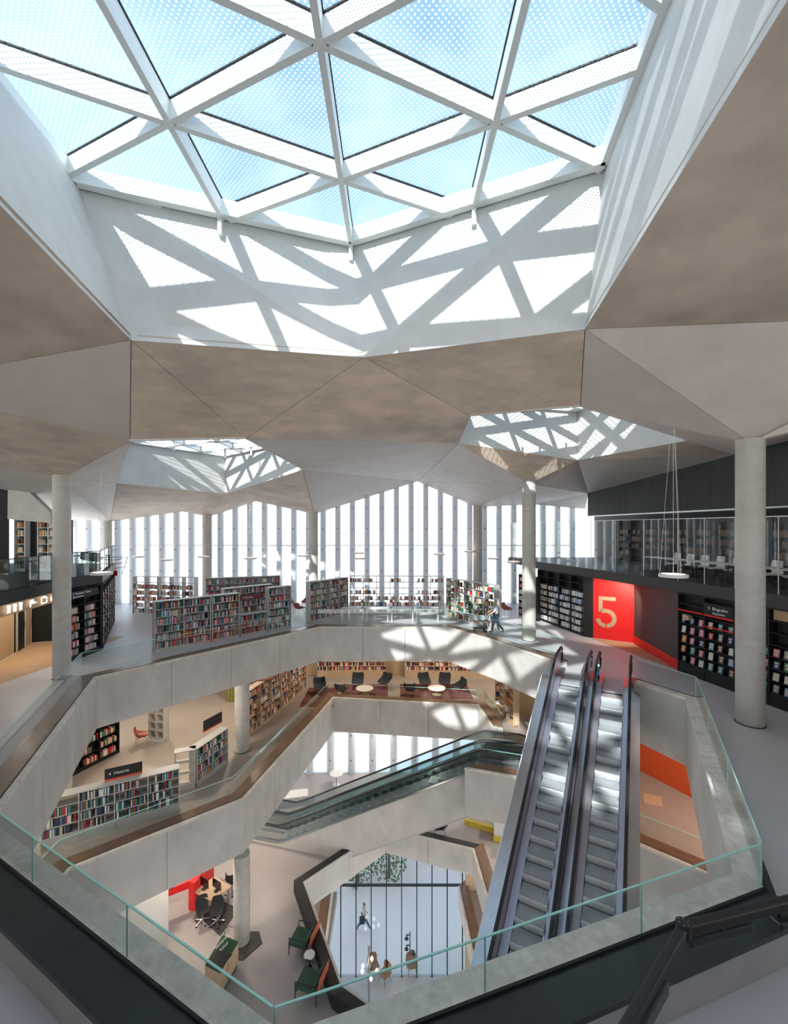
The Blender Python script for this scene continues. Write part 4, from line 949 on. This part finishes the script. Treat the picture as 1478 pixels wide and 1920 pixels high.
mb=MB(); mb.box((-.35,-.35,0),(.35,.35,.6)); 
o=empty('curtain',(-10.2,26.2,z4)); tag(o,'olive green curtain hanging left of the grey column','curtain')
mb=MB()
n=14; pts_=[(i*.07,.05*math.sin(i*1.9)) for i in range(n)]; mb.prism(pts_+[(x,y+.02) for x,y in reversed(pts_)],.0,4.2); mb.build('fabric',[mat('olive_cloth',(.22,.22,.06),.9)],o)
o=empty('wall_mat',(0,0,0)); bpy.data.objects.remove(o)
a=[G(1206,1487,z4),G(1240,1494,z4),G(1243,1513,z4),G(1208,1507,z4)]; mb=MB(); mb.prism([(p.x,p.y) for p in a],z4+.001,z4+.012); o=mb.build('floor_mat',[M['oak']]); tag(o,'pale rectangular mat on the brown floor right of the escalators','mat')
# ceiling downlights under level five and four (the room's own lamps)
def downlight(x,y,z,e,size,label,group,col=(1,.84,.68)):
    t=empty('downlight',(x,y,z)); tag(t,label,'lamp',group)
    mb=MB(); mb.cyl((0,0),.10,-.05,-.001,14); mb.build('housing',[M['whitesteel']],t); mb=MB(); mb.cyl((0,0),.075,-.056,-.051,14); mb.build('lens',[M['spot']],t)
    if e>0:
        ld=bpy.data.lights.new('downlight_lamp','AREA'); ld.shape='DISK'; ld.size=size; ld.energy=e; ld.color=col
        lo=bpy.data.objects.new('downlight_lamp',ld); C.objects.link(lo); lo.location=(0,0,-.09); lo.parent=t
for k,(x,y) in enumerate([(-13,13),(-9.5,18.5),(-13,23.5),(-8.5,24.5),(-3,28.2),(2.5,28.2),(8,27.5),(11.5,14.6),(13,11),(-14.5,18)]):
    downlight(x,y,-.51,48,.5,f'round downlight over the middle floor, {NTH[k]} of the scattered lamps','middle floor downlights')
for k,(x,y) in enumerate([(-9.5,19),(-6.5,22),(7.5,21),(-7.0,15.5),(10.8,11.5),(6.5,25),(-1,26.7)]):
    downlight(x,y,LV[4]-.51,55,.5,f'round downlight over the lower floor, {NTH[k]} of the scattered lamps','lower floor downlights')
for k,(x,y) in enumerate([(-5.5,20),(6,18),(-5,14)]):
    downlight(x,y,LV[3]-.51,45,.5,f'round downlight over the wood floor, {NTH[k]} lamp','wood floor downlights')
for k,(x,y) in enumerate([(-15.3,17.8),(-15.8,20.2)]):
    downlight(x,y,3.09,22,.3,f'corridor downlight, {["near","far"][k]} one','corridor downlights')
# ================================================================ level three
z3=LV[3]
wall('wall_lower_left',(-10.3,8.5),(-10.0,13.0),z3+.002,LV[4]-.5,.18,M['well'])
wall('wall_lower_left',(-10.0,13.0),(-8.2,15.7),z3+.002,LV[4]-.5,.18,M['well'])
wall('wall_back',(-20,27.5),(-12,27.5),z3,LV[4]-.5,.1,M['well'])
bookcase((-9.0,9.6),(-8.35,11.6),z3+1.9,2.0,2,4,.25,M['black'],'dark bookcase recess on the pale wall seen through the front glass','x',fill=.8,back=M['black']) if False else None
# help desk
o=empty('help_desk',(-8.2,17.6,z3)); tag(o,'bright red help desk with tall end panel and oak work top','desk')
mb=MB(); mb.extrude([(-1.15,-.55,.78),(-.15,.05,.78),(-.15,.05,1.06),(-1.15,-.55,1.06)],(-.05,.10,0)); mb.build('red_counter',[M['red']],o)
mb=MB(); mb.prism([(-.15,-.05),(.15,-.15),(.30,1.35),(.05,1.5)],.0,1.15); mb.build('end_panel',[M['red']],o)
mb=MB(); mb.prism([(.10,-.10),(.95,-.5),(1.5,.15),(.6,.7)],.72,.76); mb.build('work_top',[M['oak']],o)
for q in ((.95,-.38),(1.38,.15)): mb=MB(); mb.cyl(q,.025,0,.72,8); mb.build('leg',[M['steel']],o)
mb=MB(); mb.box((.0,.5,1.15),(.16,.7,1.16)); mb.build('leaflet',[M['white']],o)
def monitor(x,y,z,rz,wd,ht,label,m,tilt=0.0):
    o=empty('monitor',(x,y,z),rz); tag(o,label,'monitor')
    mb=MB(); mb.box((-wd/2,-.012,.10),(wd/2,.018,.10+ht)); mb.build('casing',[M['screenoff']],o); mb=MB(); mb.box((-wd/2+.015,-.016,.115),(wd/2-.015,-.0125,.085+ht)); mb.build('screen',[m],o)
    mb=MB(); mb.box((-.02,.0,0.004),(.02,.03,.12)); mb.cyl((0,.02),.10,0,.012,14); mb.build('stand',[M['charcoal']],o)
monitor(-8.95,17.35,z3+1.06,.45,.62,.42,'monitor with bright screen standing on the red counter',M['screen'])
monitor(-7.75,17.65,z3+.765,2.6,.5,.32,'black monitor on the oak work top, left one',M['screenoff']); monitor(-7.2,17.55,z3+.765,2.6,.5,.32,'black monitor on the oak work top, right one',M['screenoff'])
oc=make_chair('office','office chair',M['charcoal'],M['steel'],wd=.46,seat=.48,bh=.42,star=True)
place(oc,-7.55,17.0,z3,.5,'dark swivel chair with chrome star base by the desk, left one','swivel chairs at the red desk',first=True); place(oc,-6.95,16.95,z3,.2,'dark swivel chair with chrome star base by the desk, right one','swivel chairs at the red desk'); place(oc,-6.9,18.4,z3,2.6,'dark swivel chair behind the oak work top','swivel chairs at the red desk')
mb=MB(); mb.prism([(-7.9,17.3),(-6.6,16.4),(-6.3,17.6),(-7.3,18.0)],z3+.001,z3+.008); o=mb.build('floor_mat',[M['darkpanel']]); tag(o,'dark floor mat under the swivel chairs','mat')
# cart with green top
cy=[(-6.15,15.5),(-5.5,15.25),(-5.72,14.2),(-6.32,14.45)]; o=empty('book_return_cart',(-5.95,14.85,z3)); tag(o,'oak sided counter cart with bottle green top showing white lettering','cart')
rel=[(x+5.95,y-14.85) for x,y in cy]
mb=MB(); mb.prism(rel,.16,.86); mb.build('body',[M['oak']],o)
mb=MB(); mb.prism([(x*.92,y*.94) for x,y in rel],.02,.16); mb.build('plinth',[M['green']],o)
mb=MB(); mb.prism([(x*1.0,y*1.0) for x,y in rel],.861,.90); mb.build('green_top',[M['greenlam']],o)
mb=MB(); mb.prism([(x*.94,y*.48-.25) for x,y in rel],.901,.906); mb.build('black_inset',[M['black']],o)
text('Sortering',o,(-.22,.12,.902),.15,M['white'],rot=(0,0,1.1)); text('Retur',o,(-.02,.05,.902),.15,M['white'],rot=(0,0,1.1))
mb=MB(); 
n=20; mb.tube([(.33+.0,-.1+.24*math.cos(2*PI*j/n),.5+.24*math.sin(2*PI*j/n)) for j in range(n+1)],.014,6); mb.build('ring_handle',[M['brownledge']],o)
mb=MB(); mb.tube([(-.1,.55,.9),(-.12,.6,1.15),(.05,.62,1.25),(.18,.6,1.2)],.012,6); mb.build('gooseneck',[M['green']],o)
# green armchairs
def green_chair(label,x,y,rz):
    t=empty('green_armchair',(x,y,z3),rz); tag(t,label,'armchair','green armchairs by the lowest opening')
    for s in (-1,1):
        mb=MB(); mb.tube([(s*.38,-.38,0),(s*.38,-.38,.60),(s*.38,.38,.60),(s*.38,.38,0)],.018,6); mb.build('side_frame',[M['black']],t)
    mb=MB(); mb.tube([(-.38,-.36,.26),(.38,-.36,.26)],.016,6); mb.tube([(-.38,.36,.26),(.38,.36,.26)],.016,6); mb.build('cross_bar',[M['black']],t)
    for a,nm in (((-.35,-.40,.28),'seat_cushion'),): 
        mb=MB(); mb.box((-.35,-.42,.29),(.35,.28,.43)); o=mb.build(nm,[M['green']],t); bv=o.modifiers.new('b','BEVEL'); bv.width=.04; bv.segments=2
    mb=MB(); mb.extrude([(-.35,.16,.43),(.35,.16,.43),(.35,.32,.80),(-.35,.32,.80)],(0,.10,.0)); o=mb.build('back_cushion',[M['green']],t); bv=o.modifiers.new('b','BEVEL'); bv.width=.03; bv.segments=2
    mb=MB(); mb.extrude([(-.37,.43,.46),(.37,.43,.46),(.37,.47,.86),(-.37,.47,.86)],(0,.03,0)); mb.build('leather_back',[M['leather']],t)
    return t
green_chair('dark green armchair with red leather back, the one farther from the camera',-3.35,15.95,-PI/2-.28); green_chair('dark green armchair with red leather back, the one nearer the camera',-2.78,14.45,-PI/2-.28)
round_table(-2.98,15.22,z3,.19,.48,'small white round side table between the green armchairs',M['white'],M['black'])
# kiosk and dark seats right
o=empty('display_stand',G(905,1552,z3)[:],-.45); tag(o,'pale display stand with yellow base and red lettering on the lower floor','stand')
mb=MB(); mb.box((-.9,-.2,0),(.9,.25,.28)); mb.build('yellow_base',[M['yellow']],o); mb=MB(); mb.box((-.9,-.05,.28),(.9,.05,1.15)); mb.build('panel',[M['white']],o)
text('SOMMER',o,(-.75,-.055,.82),.27,M['red']); text('LES MER',o,(-.75,-.055,.45),.25,M['red'])
o=empty('display_box',G(938,1572,z3)[:],-.3); tag(o,'low yellow plinth with pale top beside the display stand','stand'); mb=MB(); mb.box((-.3,-.3,0),(.3,.3,.3)); mb.build('yellow_base',[M['yellow']],o); mb=MB(); mb.box((-.28,-.28,.3),(.28,.28,1.0)); mb.build('top_box',[M['white']],o)
for k,(px,py) in enumerate([(779,1572),(826,1581)]):
    q=G(px,py,z3); place(lc,q.x,q.y+.6,z3,PI,f'dark blue tub armchair behind the lowest parapet, {["left","right"][k]} one','dark armchairs behind the lowest parapet')
# round white table, seat and things behind the bright panels (lower floor far)
q=G(631,1472,z3); round_table(q.x,q.y,z3,.4,.72,'white round table by the bright panels seen through the middle opening',M['white'],M['steel'])
table(-5.6,24.0,z3,1.6,.7,.74,.2,'white table at the left of the middle opening, lower floor',M['white'],M['steel'])
# ground level
z1=LV[1]
table(1.0-2.2,19.3,z1,2.4,.9,.9,0,'long white counter on the ground floor by the glazing',M['white'],M['charcoal'])
tc_=make_chair('tan','chair',M['tan'],M['black'],wd=.6,seat=.45,bh=.42)
for k,(px,py,a,lb) in enumerate([(700,1806,.4,'behind the white counter'),(722,1822,-.8,'right of the white counter'),(772,1804,.2,'nearest the black lamp stand'),(668,1902,2.6,'partly hidden behind the front glass')]):
    q=G(px,min(py,1900)+18,z1); place(tc_,q.x,q.y,z1,a,'tan leather chair on the ground floor, '+lb,'tan chairs on the ground floor',first=(k==0))
q=G(769,1812,z1); o=empty('floor_lamp',(q.x,q.y,z1)); tag(o,'black lamp stand with three spot heads by the entrance glazing','lamp')
mb=MB(); mb.tube([(0,0,0),(0,0,2.0)],.03,6); mb.build('pole',[M['black']],o)
for k,(dx,dz) in enumerate(((-.2,1.75),(-.2,1.15),(.22,.85))): mb=MB(); mb.tube([(0,0,dz+.1),(dx,0,dz+.05),(dx,0,dz-.15)],[.02,.05,.13],8); mb.build('lamp_head',[M['black']],o)
q=G(692,1880,z1); o=empty('lamp_cluster',(q.x,q.y,z1)); tag(o,'tall steel post with glowing globe bulbs in front of the white counter','lamp')
mb=MB(); mb.tube([(0,0,0),(0,0,3.1)],.06,8); mb.build('pole',[M['steel']],o)
for k in range(5):
    a=k*2*PI/5; c=Vector((.42*math.cos(a),.42*math.sin(a),1.7+.25*(k%2))); mb=MB(); mb.tube([(0,0,1.6),tuple(c)],.015,5); mb.build('arm',[M['steel']],o)
    mb=MB(); mb.tube([tuple(c+Vector((0,0,-.12))),tuple(c),tuple(c+Vector((0,0,.12)))],[.04,.085,.04],10); mb.build('bulb',[M['lampon']],o)

# ================================================================ people
def skinned(name,joints,bones,radii,m,parent,root=0,sub=2):
    me=bpy.data.meshes.new(name); me.from_pydata([tuple(j) for j in joints],bones,[]); me.materials.append(m)
    o=bpy.data.objects.new(name,me); C.objects.link(o); o.parent=parent
    sk=o.modifiers.new('skin','SKIN'); me.skin_vertices or None
    for i,r in enumerate(radii):
        v=me.skin_vertices[0].data[i]; v.radius=(r,r) if not isinstance(r,tuple) else r; v.use_root=(i==root)
    sk.use_smooth_shade=True; s=o.modifiers.new('sub','SUBSURF'); s.levels=sub; s.render_levels=sub
    return o
def person(x,y,z,rz,label,h,shirt,trousers,pose):
    # local: facing -y ; pose gives joints
    t=empty('person',(x,y,z),rz); tag(t,label,'person'); k=h/1.75
    J={'pelvis':(0,0,.95),'chest':(0,-.02,1.25),'neck':(0,-.03,1.47),'head':(0,-.05,1.58),'crown':(0,-.04,1.70),
       'shL':(-.18,-.02,1.42),'shR':(.18,-.02,1.42),'hipL':(-.10,0,.92),'hipR':(.10,0,.92)}
    J.update(pose)
    names=['pelvis','chest','neck','head','crown','shL','elL','wrL','shR','elR','wrR','hipL','knL','anL','toL','hipR','knR','anR','toR']
    J['hdL']=tuple(Vector(J['wrL'])+ (Vector(J['wrL'])-Vector(J['elL'])).normalized()*.10); J['hdR']=tuple(Vector(J['wrR'])+(Vector(J['wrR'])-Vector(J['elR'])).normalized()*.10)
    names+=['hdL','hdR']; idx={n:i for i,n in enumerate(names)}
    rad={'pelvis':(.13,.10),'chest':(.14,.10),'neck':.055,'head':(.085,.10),'crown':(.06,.07),'shL':.055,'elL':.042,'wrL':.03,'shR':.055,'elR':.042,'wrR':.03,'hipL':.085,'knL':.055,'anL':.038,'toL':.03,'hipR':.085,'knR':.055,'anR':.038,'toR':.03,'hdL':.035,'hdR':.035}
    E=[('pelvis','chest'),('chest','neck'),('neck','head'),('head','crown'),('chest','shL'),('shL','elL'),('elL','wrL'),('wrL','hdL'),('chest','shR'),('shR','elR'),('elR','wrR'),('wrR','hdR'),('pelvis','hipL'),('hipL','knL'),('knL','anL'),('anL','toL'),('pelvis','hipR'),('hipR','knR'),('knR','anR'),('anR','toR')]
    js=[Vector(J[n])*k for n in names]
    skinned('body',js,[(idx[a],idx[b]) for a,b in E],[tuple(c*k for c in rad[n]) if isinstance(rad[n],tuple) else rad[n]*k for n in names],M['skin'],t)
    for s in 'LR':
        w_=Vector(J['hd'+s])*k; d=(Vector(J['wr'+s])-Vector(J['el'+s])).normalized(); sd_=d.orthogonal().normalized()
        mb=MB()
        for q in range(4): b=w_+sd_*(q-1.5)*.018; mb.tube([tuple(b),tuple(b+d*.05),tuple(b+d*(.08+.01*(q in (1,2)))+d.cross(sd_)*.025)],[.010,.009,.006],6)
        mb.tube([tuple(w_-d*.03+sd_*.03),tuple(w_+d*.02+sd_*.06)],[.011,.008],6); mb.build('fingers',[M['skin']],t,smooth=True)
    sn=['pelvis','chest','neckb','shL','elL','wl','shR','elR','wr']; P_={n:Vector(J.get(n,(0,0,0))) for n in sn}
    P_['pelvis']=Vector(J['pelvis'])+Vector((0,0,.02)); P_['neckb']=Vector(J['neck'])-Vector((0,0,.05)); P_['wl']=P_['elL'].lerp(Vector(J['wrL']),.15); P_['wr']=P_['elR'].lerp(Vector(J['wrR']),.15)
    skinned('shirt',[P_[n]*k for n in sn],[(0,1),(1,2),(1,3),(3,4),(4,5),(1,6),(6,7),(7,8)],[(.155*k,.12*k),(.165*k,.125*k),(.07*k,.06*k),.075*k,.062*k,.055*k,.075*k,.062*k,.055*k],shirt,t)
    tn=['pelvis','hipL','knL','anL','hipR','knR','anR']
    skinned('trousers',[Vector(J[n])*k for n in tn],[(0,1),(1,2),(2,3),(0,4),(4,5),(5,6)],[(.15*k,.12*k),.105*k,.075*k,.058*k,.105*k,.075*k,.058*k],trousers,t)
    for s in 'LR': skinned('shoe',[(Vector(J['an'+s])+Vector((0,.03,-.03)))*k,Vector(J['to'+s])*k],[(0,1)],[.045*k,.04*k],M['black'],t,sub=1)
    hd=Vector(J['head'])*k; cw=Vector(J['crown'])*k
    skinned('hair',[hd+Vector((0,.05,0))*k,cw+Vector((0,.015,.012))*k,cw+Vector((0,-.03,.005))*k],[(0,1),(1,2)],[.075*k,.078*k,.05*k],M['hair'],t)
    f=MB()
    for s in (-1,1): f.tube([tuple(hd+Vector((s*.032,-.088,.015))*k),tuple(hd+Vector((s*.032,-.096,.015))*k)],.011,6)
    f.build('eyes',[M['hair']],t)
    f=MB(); f.tube([tuple(hd+Vector((0,-.085,.01))*k),tuple(hd+Vector((0,-.115,-.025))*k),tuple(hd+Vector((0,-.09,-.03))*k)],[.008,.015,.010],6); f.tube([tuple(hd+Vector((-.085,0,0))*k),tuple(hd+Vector((-.085,.02,.03))*k)],.014,6); f.tube([tuple(hd+Vector((.085,0,0))*k),tuple(hd+Vector((.085,.02,.03))*k)],.014,6); f.build('nose_and_ears',[M['skin']],t,smooth=True)
    f=MB(); f.tube([tuple(hd+Vector((-.025,-.09,-.055))*k),tuple(hd+Vector((0,-.096,-.057))*k),tuple(hd+Vector((.025,-.09,-.055))*k)],.006,5); f.build('mouth',[M['leather']],t)
    return t
walk={'elL':(-.22,-.16,1.18),'wrL':(-.20,-.36,1.06),'elR':(.22,-.16,1.18),'wrR':(.20,-.36,1.06),
      'knL':(-.10,-.16,.50),'anL':(-.10,-.20,.09),'toL':(-.10,-.36,.04),'knR':(.10,.06,.50),'anR':(.10,.36,.16),'toR':(.10,.28,.04)}
q=G(921,1185,0); ppl=(q.x+.25,q.y-.1)
person(ppl[0],ppl[1],0,-PI/2+.1,'person in pale shirt and dark trousers pushing a trolley past the curved bookcases',1.75,M['shirt'],M['navy'],walk)
o=empty('trolley',(ppl[0]-.85,ppl[1]+.08,0),.1); tag(o,'small dark wheeled book trolley pushed by the person in pale shirt','trolley')
mb=MB(); mb.tube([(.32,-.18,1.05),(.30,-.18,.2)],.015,6); mb.tube([(.32,.18,1.05),(.30,.18,.2)],.015,6); mb.tube([(.36,-.18,1.05),(.36,.18,1.05)],.018,6); mb.build('push_handle',[M['black']],o)
mb=MB(); mb.box((-.35,-.2,.2),(.32,.2,.23)); mb.build('lower_tray',[M['charcoal']],o); mb=MB(); mb.box((-.35,-.2,.62),(.32,.2,.65)); mb.build('upper_tray',[M['charcoal']],o)
mb=MB(); mb.box((-.3,-.15,.66),(.2,.15,.88)); mb.build('books_load',[M['shirt']],o)
for sx in (-.3,.28):
    for sy in (-.16,.16): mb=MB(); mb.tube([(sx,sy-.015,.06),(sx,sy+.015,.06)],.06,12); mb.build('wheel',[M['rubber']],o)
    mb=MB(); mb.tube([(sx,-.16,.06),(sx,-.16,.65)],.012,6); mb.tube([(sx,.16,.06),(sx,.16,.65)],.012,6); mb.build('upright',[M['black']],o)
stride={'elL':(-.22,.06,1.16),'wrL':(-.20,-.10,.95),'elR':(.22,-.02,1.16),'wrR':(.20,-.18,.98),'knL':(-.09,-.22,.52),'anL':(-.09,-.40,.12),'toL':(-.09,-.56,.10),'knR':(.09,.14,.50),'anR':(.09,.42,.12),'toR':(.09,.34,.03)}
q=G(682,1743,LV[1]); pe=person(q.x,q.y,LV[1],PI/2+.2,'person in blue trousers walking across the plaza outside with a dark bag',1.7,M['shirt'],M['bluecl'],stride)
mb=MB(); mb.box((-.42,-.02,.72),(-.26,.30,1.12)); o=mb.build('shoulder_bag',[M['navy']],pe)

# ================================================================ foreground stair handrail
o=empty('stair_handrail',P(1282,1742,2.6)[:]); tag(o,'black steel stair handrail turning a corner at the lower right foreground','handrail')
a=P(1282,1742,2.6); b=P(1560,1672,2.95); c=P(1165,1945,2.15); c2_=c+(c-a)*.6
def rail(p,q,nm,m,wd,ht,z=0): mb=MB(); mb.bar(p-a,q-a,wd,ht,z=z); ob=mb.build(nm,[M[m]],o); bv=ob.modifiers.new('b','BEVEL'); bv.width=min(wd,ht)*.22; bv.segments=2; return ob
rail(a,b,'rail','black',.055,.07); rail(a,c2_,'rail','black',.055,.07)
mb=MB(); mb.cyl((0,0),.042,-.04,.04,16); mb.build('corner_boss',[M['black']],o)
mb=MB()
for k in range(6): an=k*PI/3; mb.cyl((.028*math.cos(an),.028*math.sin(an)),.004,.04,.046,6)
mb.build('corner_screws',[M['steel']],o)
d=(b-a).normalized(); pl1=rail(a+d*.75,a+d*1.35,'light_housing','blackshelf',.10,.05,z=-.10)
for k in range(3):
    mb=MB(); p=a+d*(.95+.17*k)-a; mb.cyl((p.x,p.y-.03),.009,p.z-.135,p.z-.128,8); mb.build('led_spot',[M['spot']],o)
rail(a+d*.05,a+d*.55,'hanger_plate','blackshelf',.03,.06,z=-.09)
d2=(c-a).normalized(); rail(a+d2*.30,a+d2*.95,'light_housing','blackshelf',.07,.09,z=-.10)
for k in range(4): mb=MB(); mb.tube([(0,0,0),(0,0,-.12)],.012,6); oo=mb.build('bracket',[M['black']],o); oo.location=(d if k<2 else d2)*(.3+.5*(k%2))
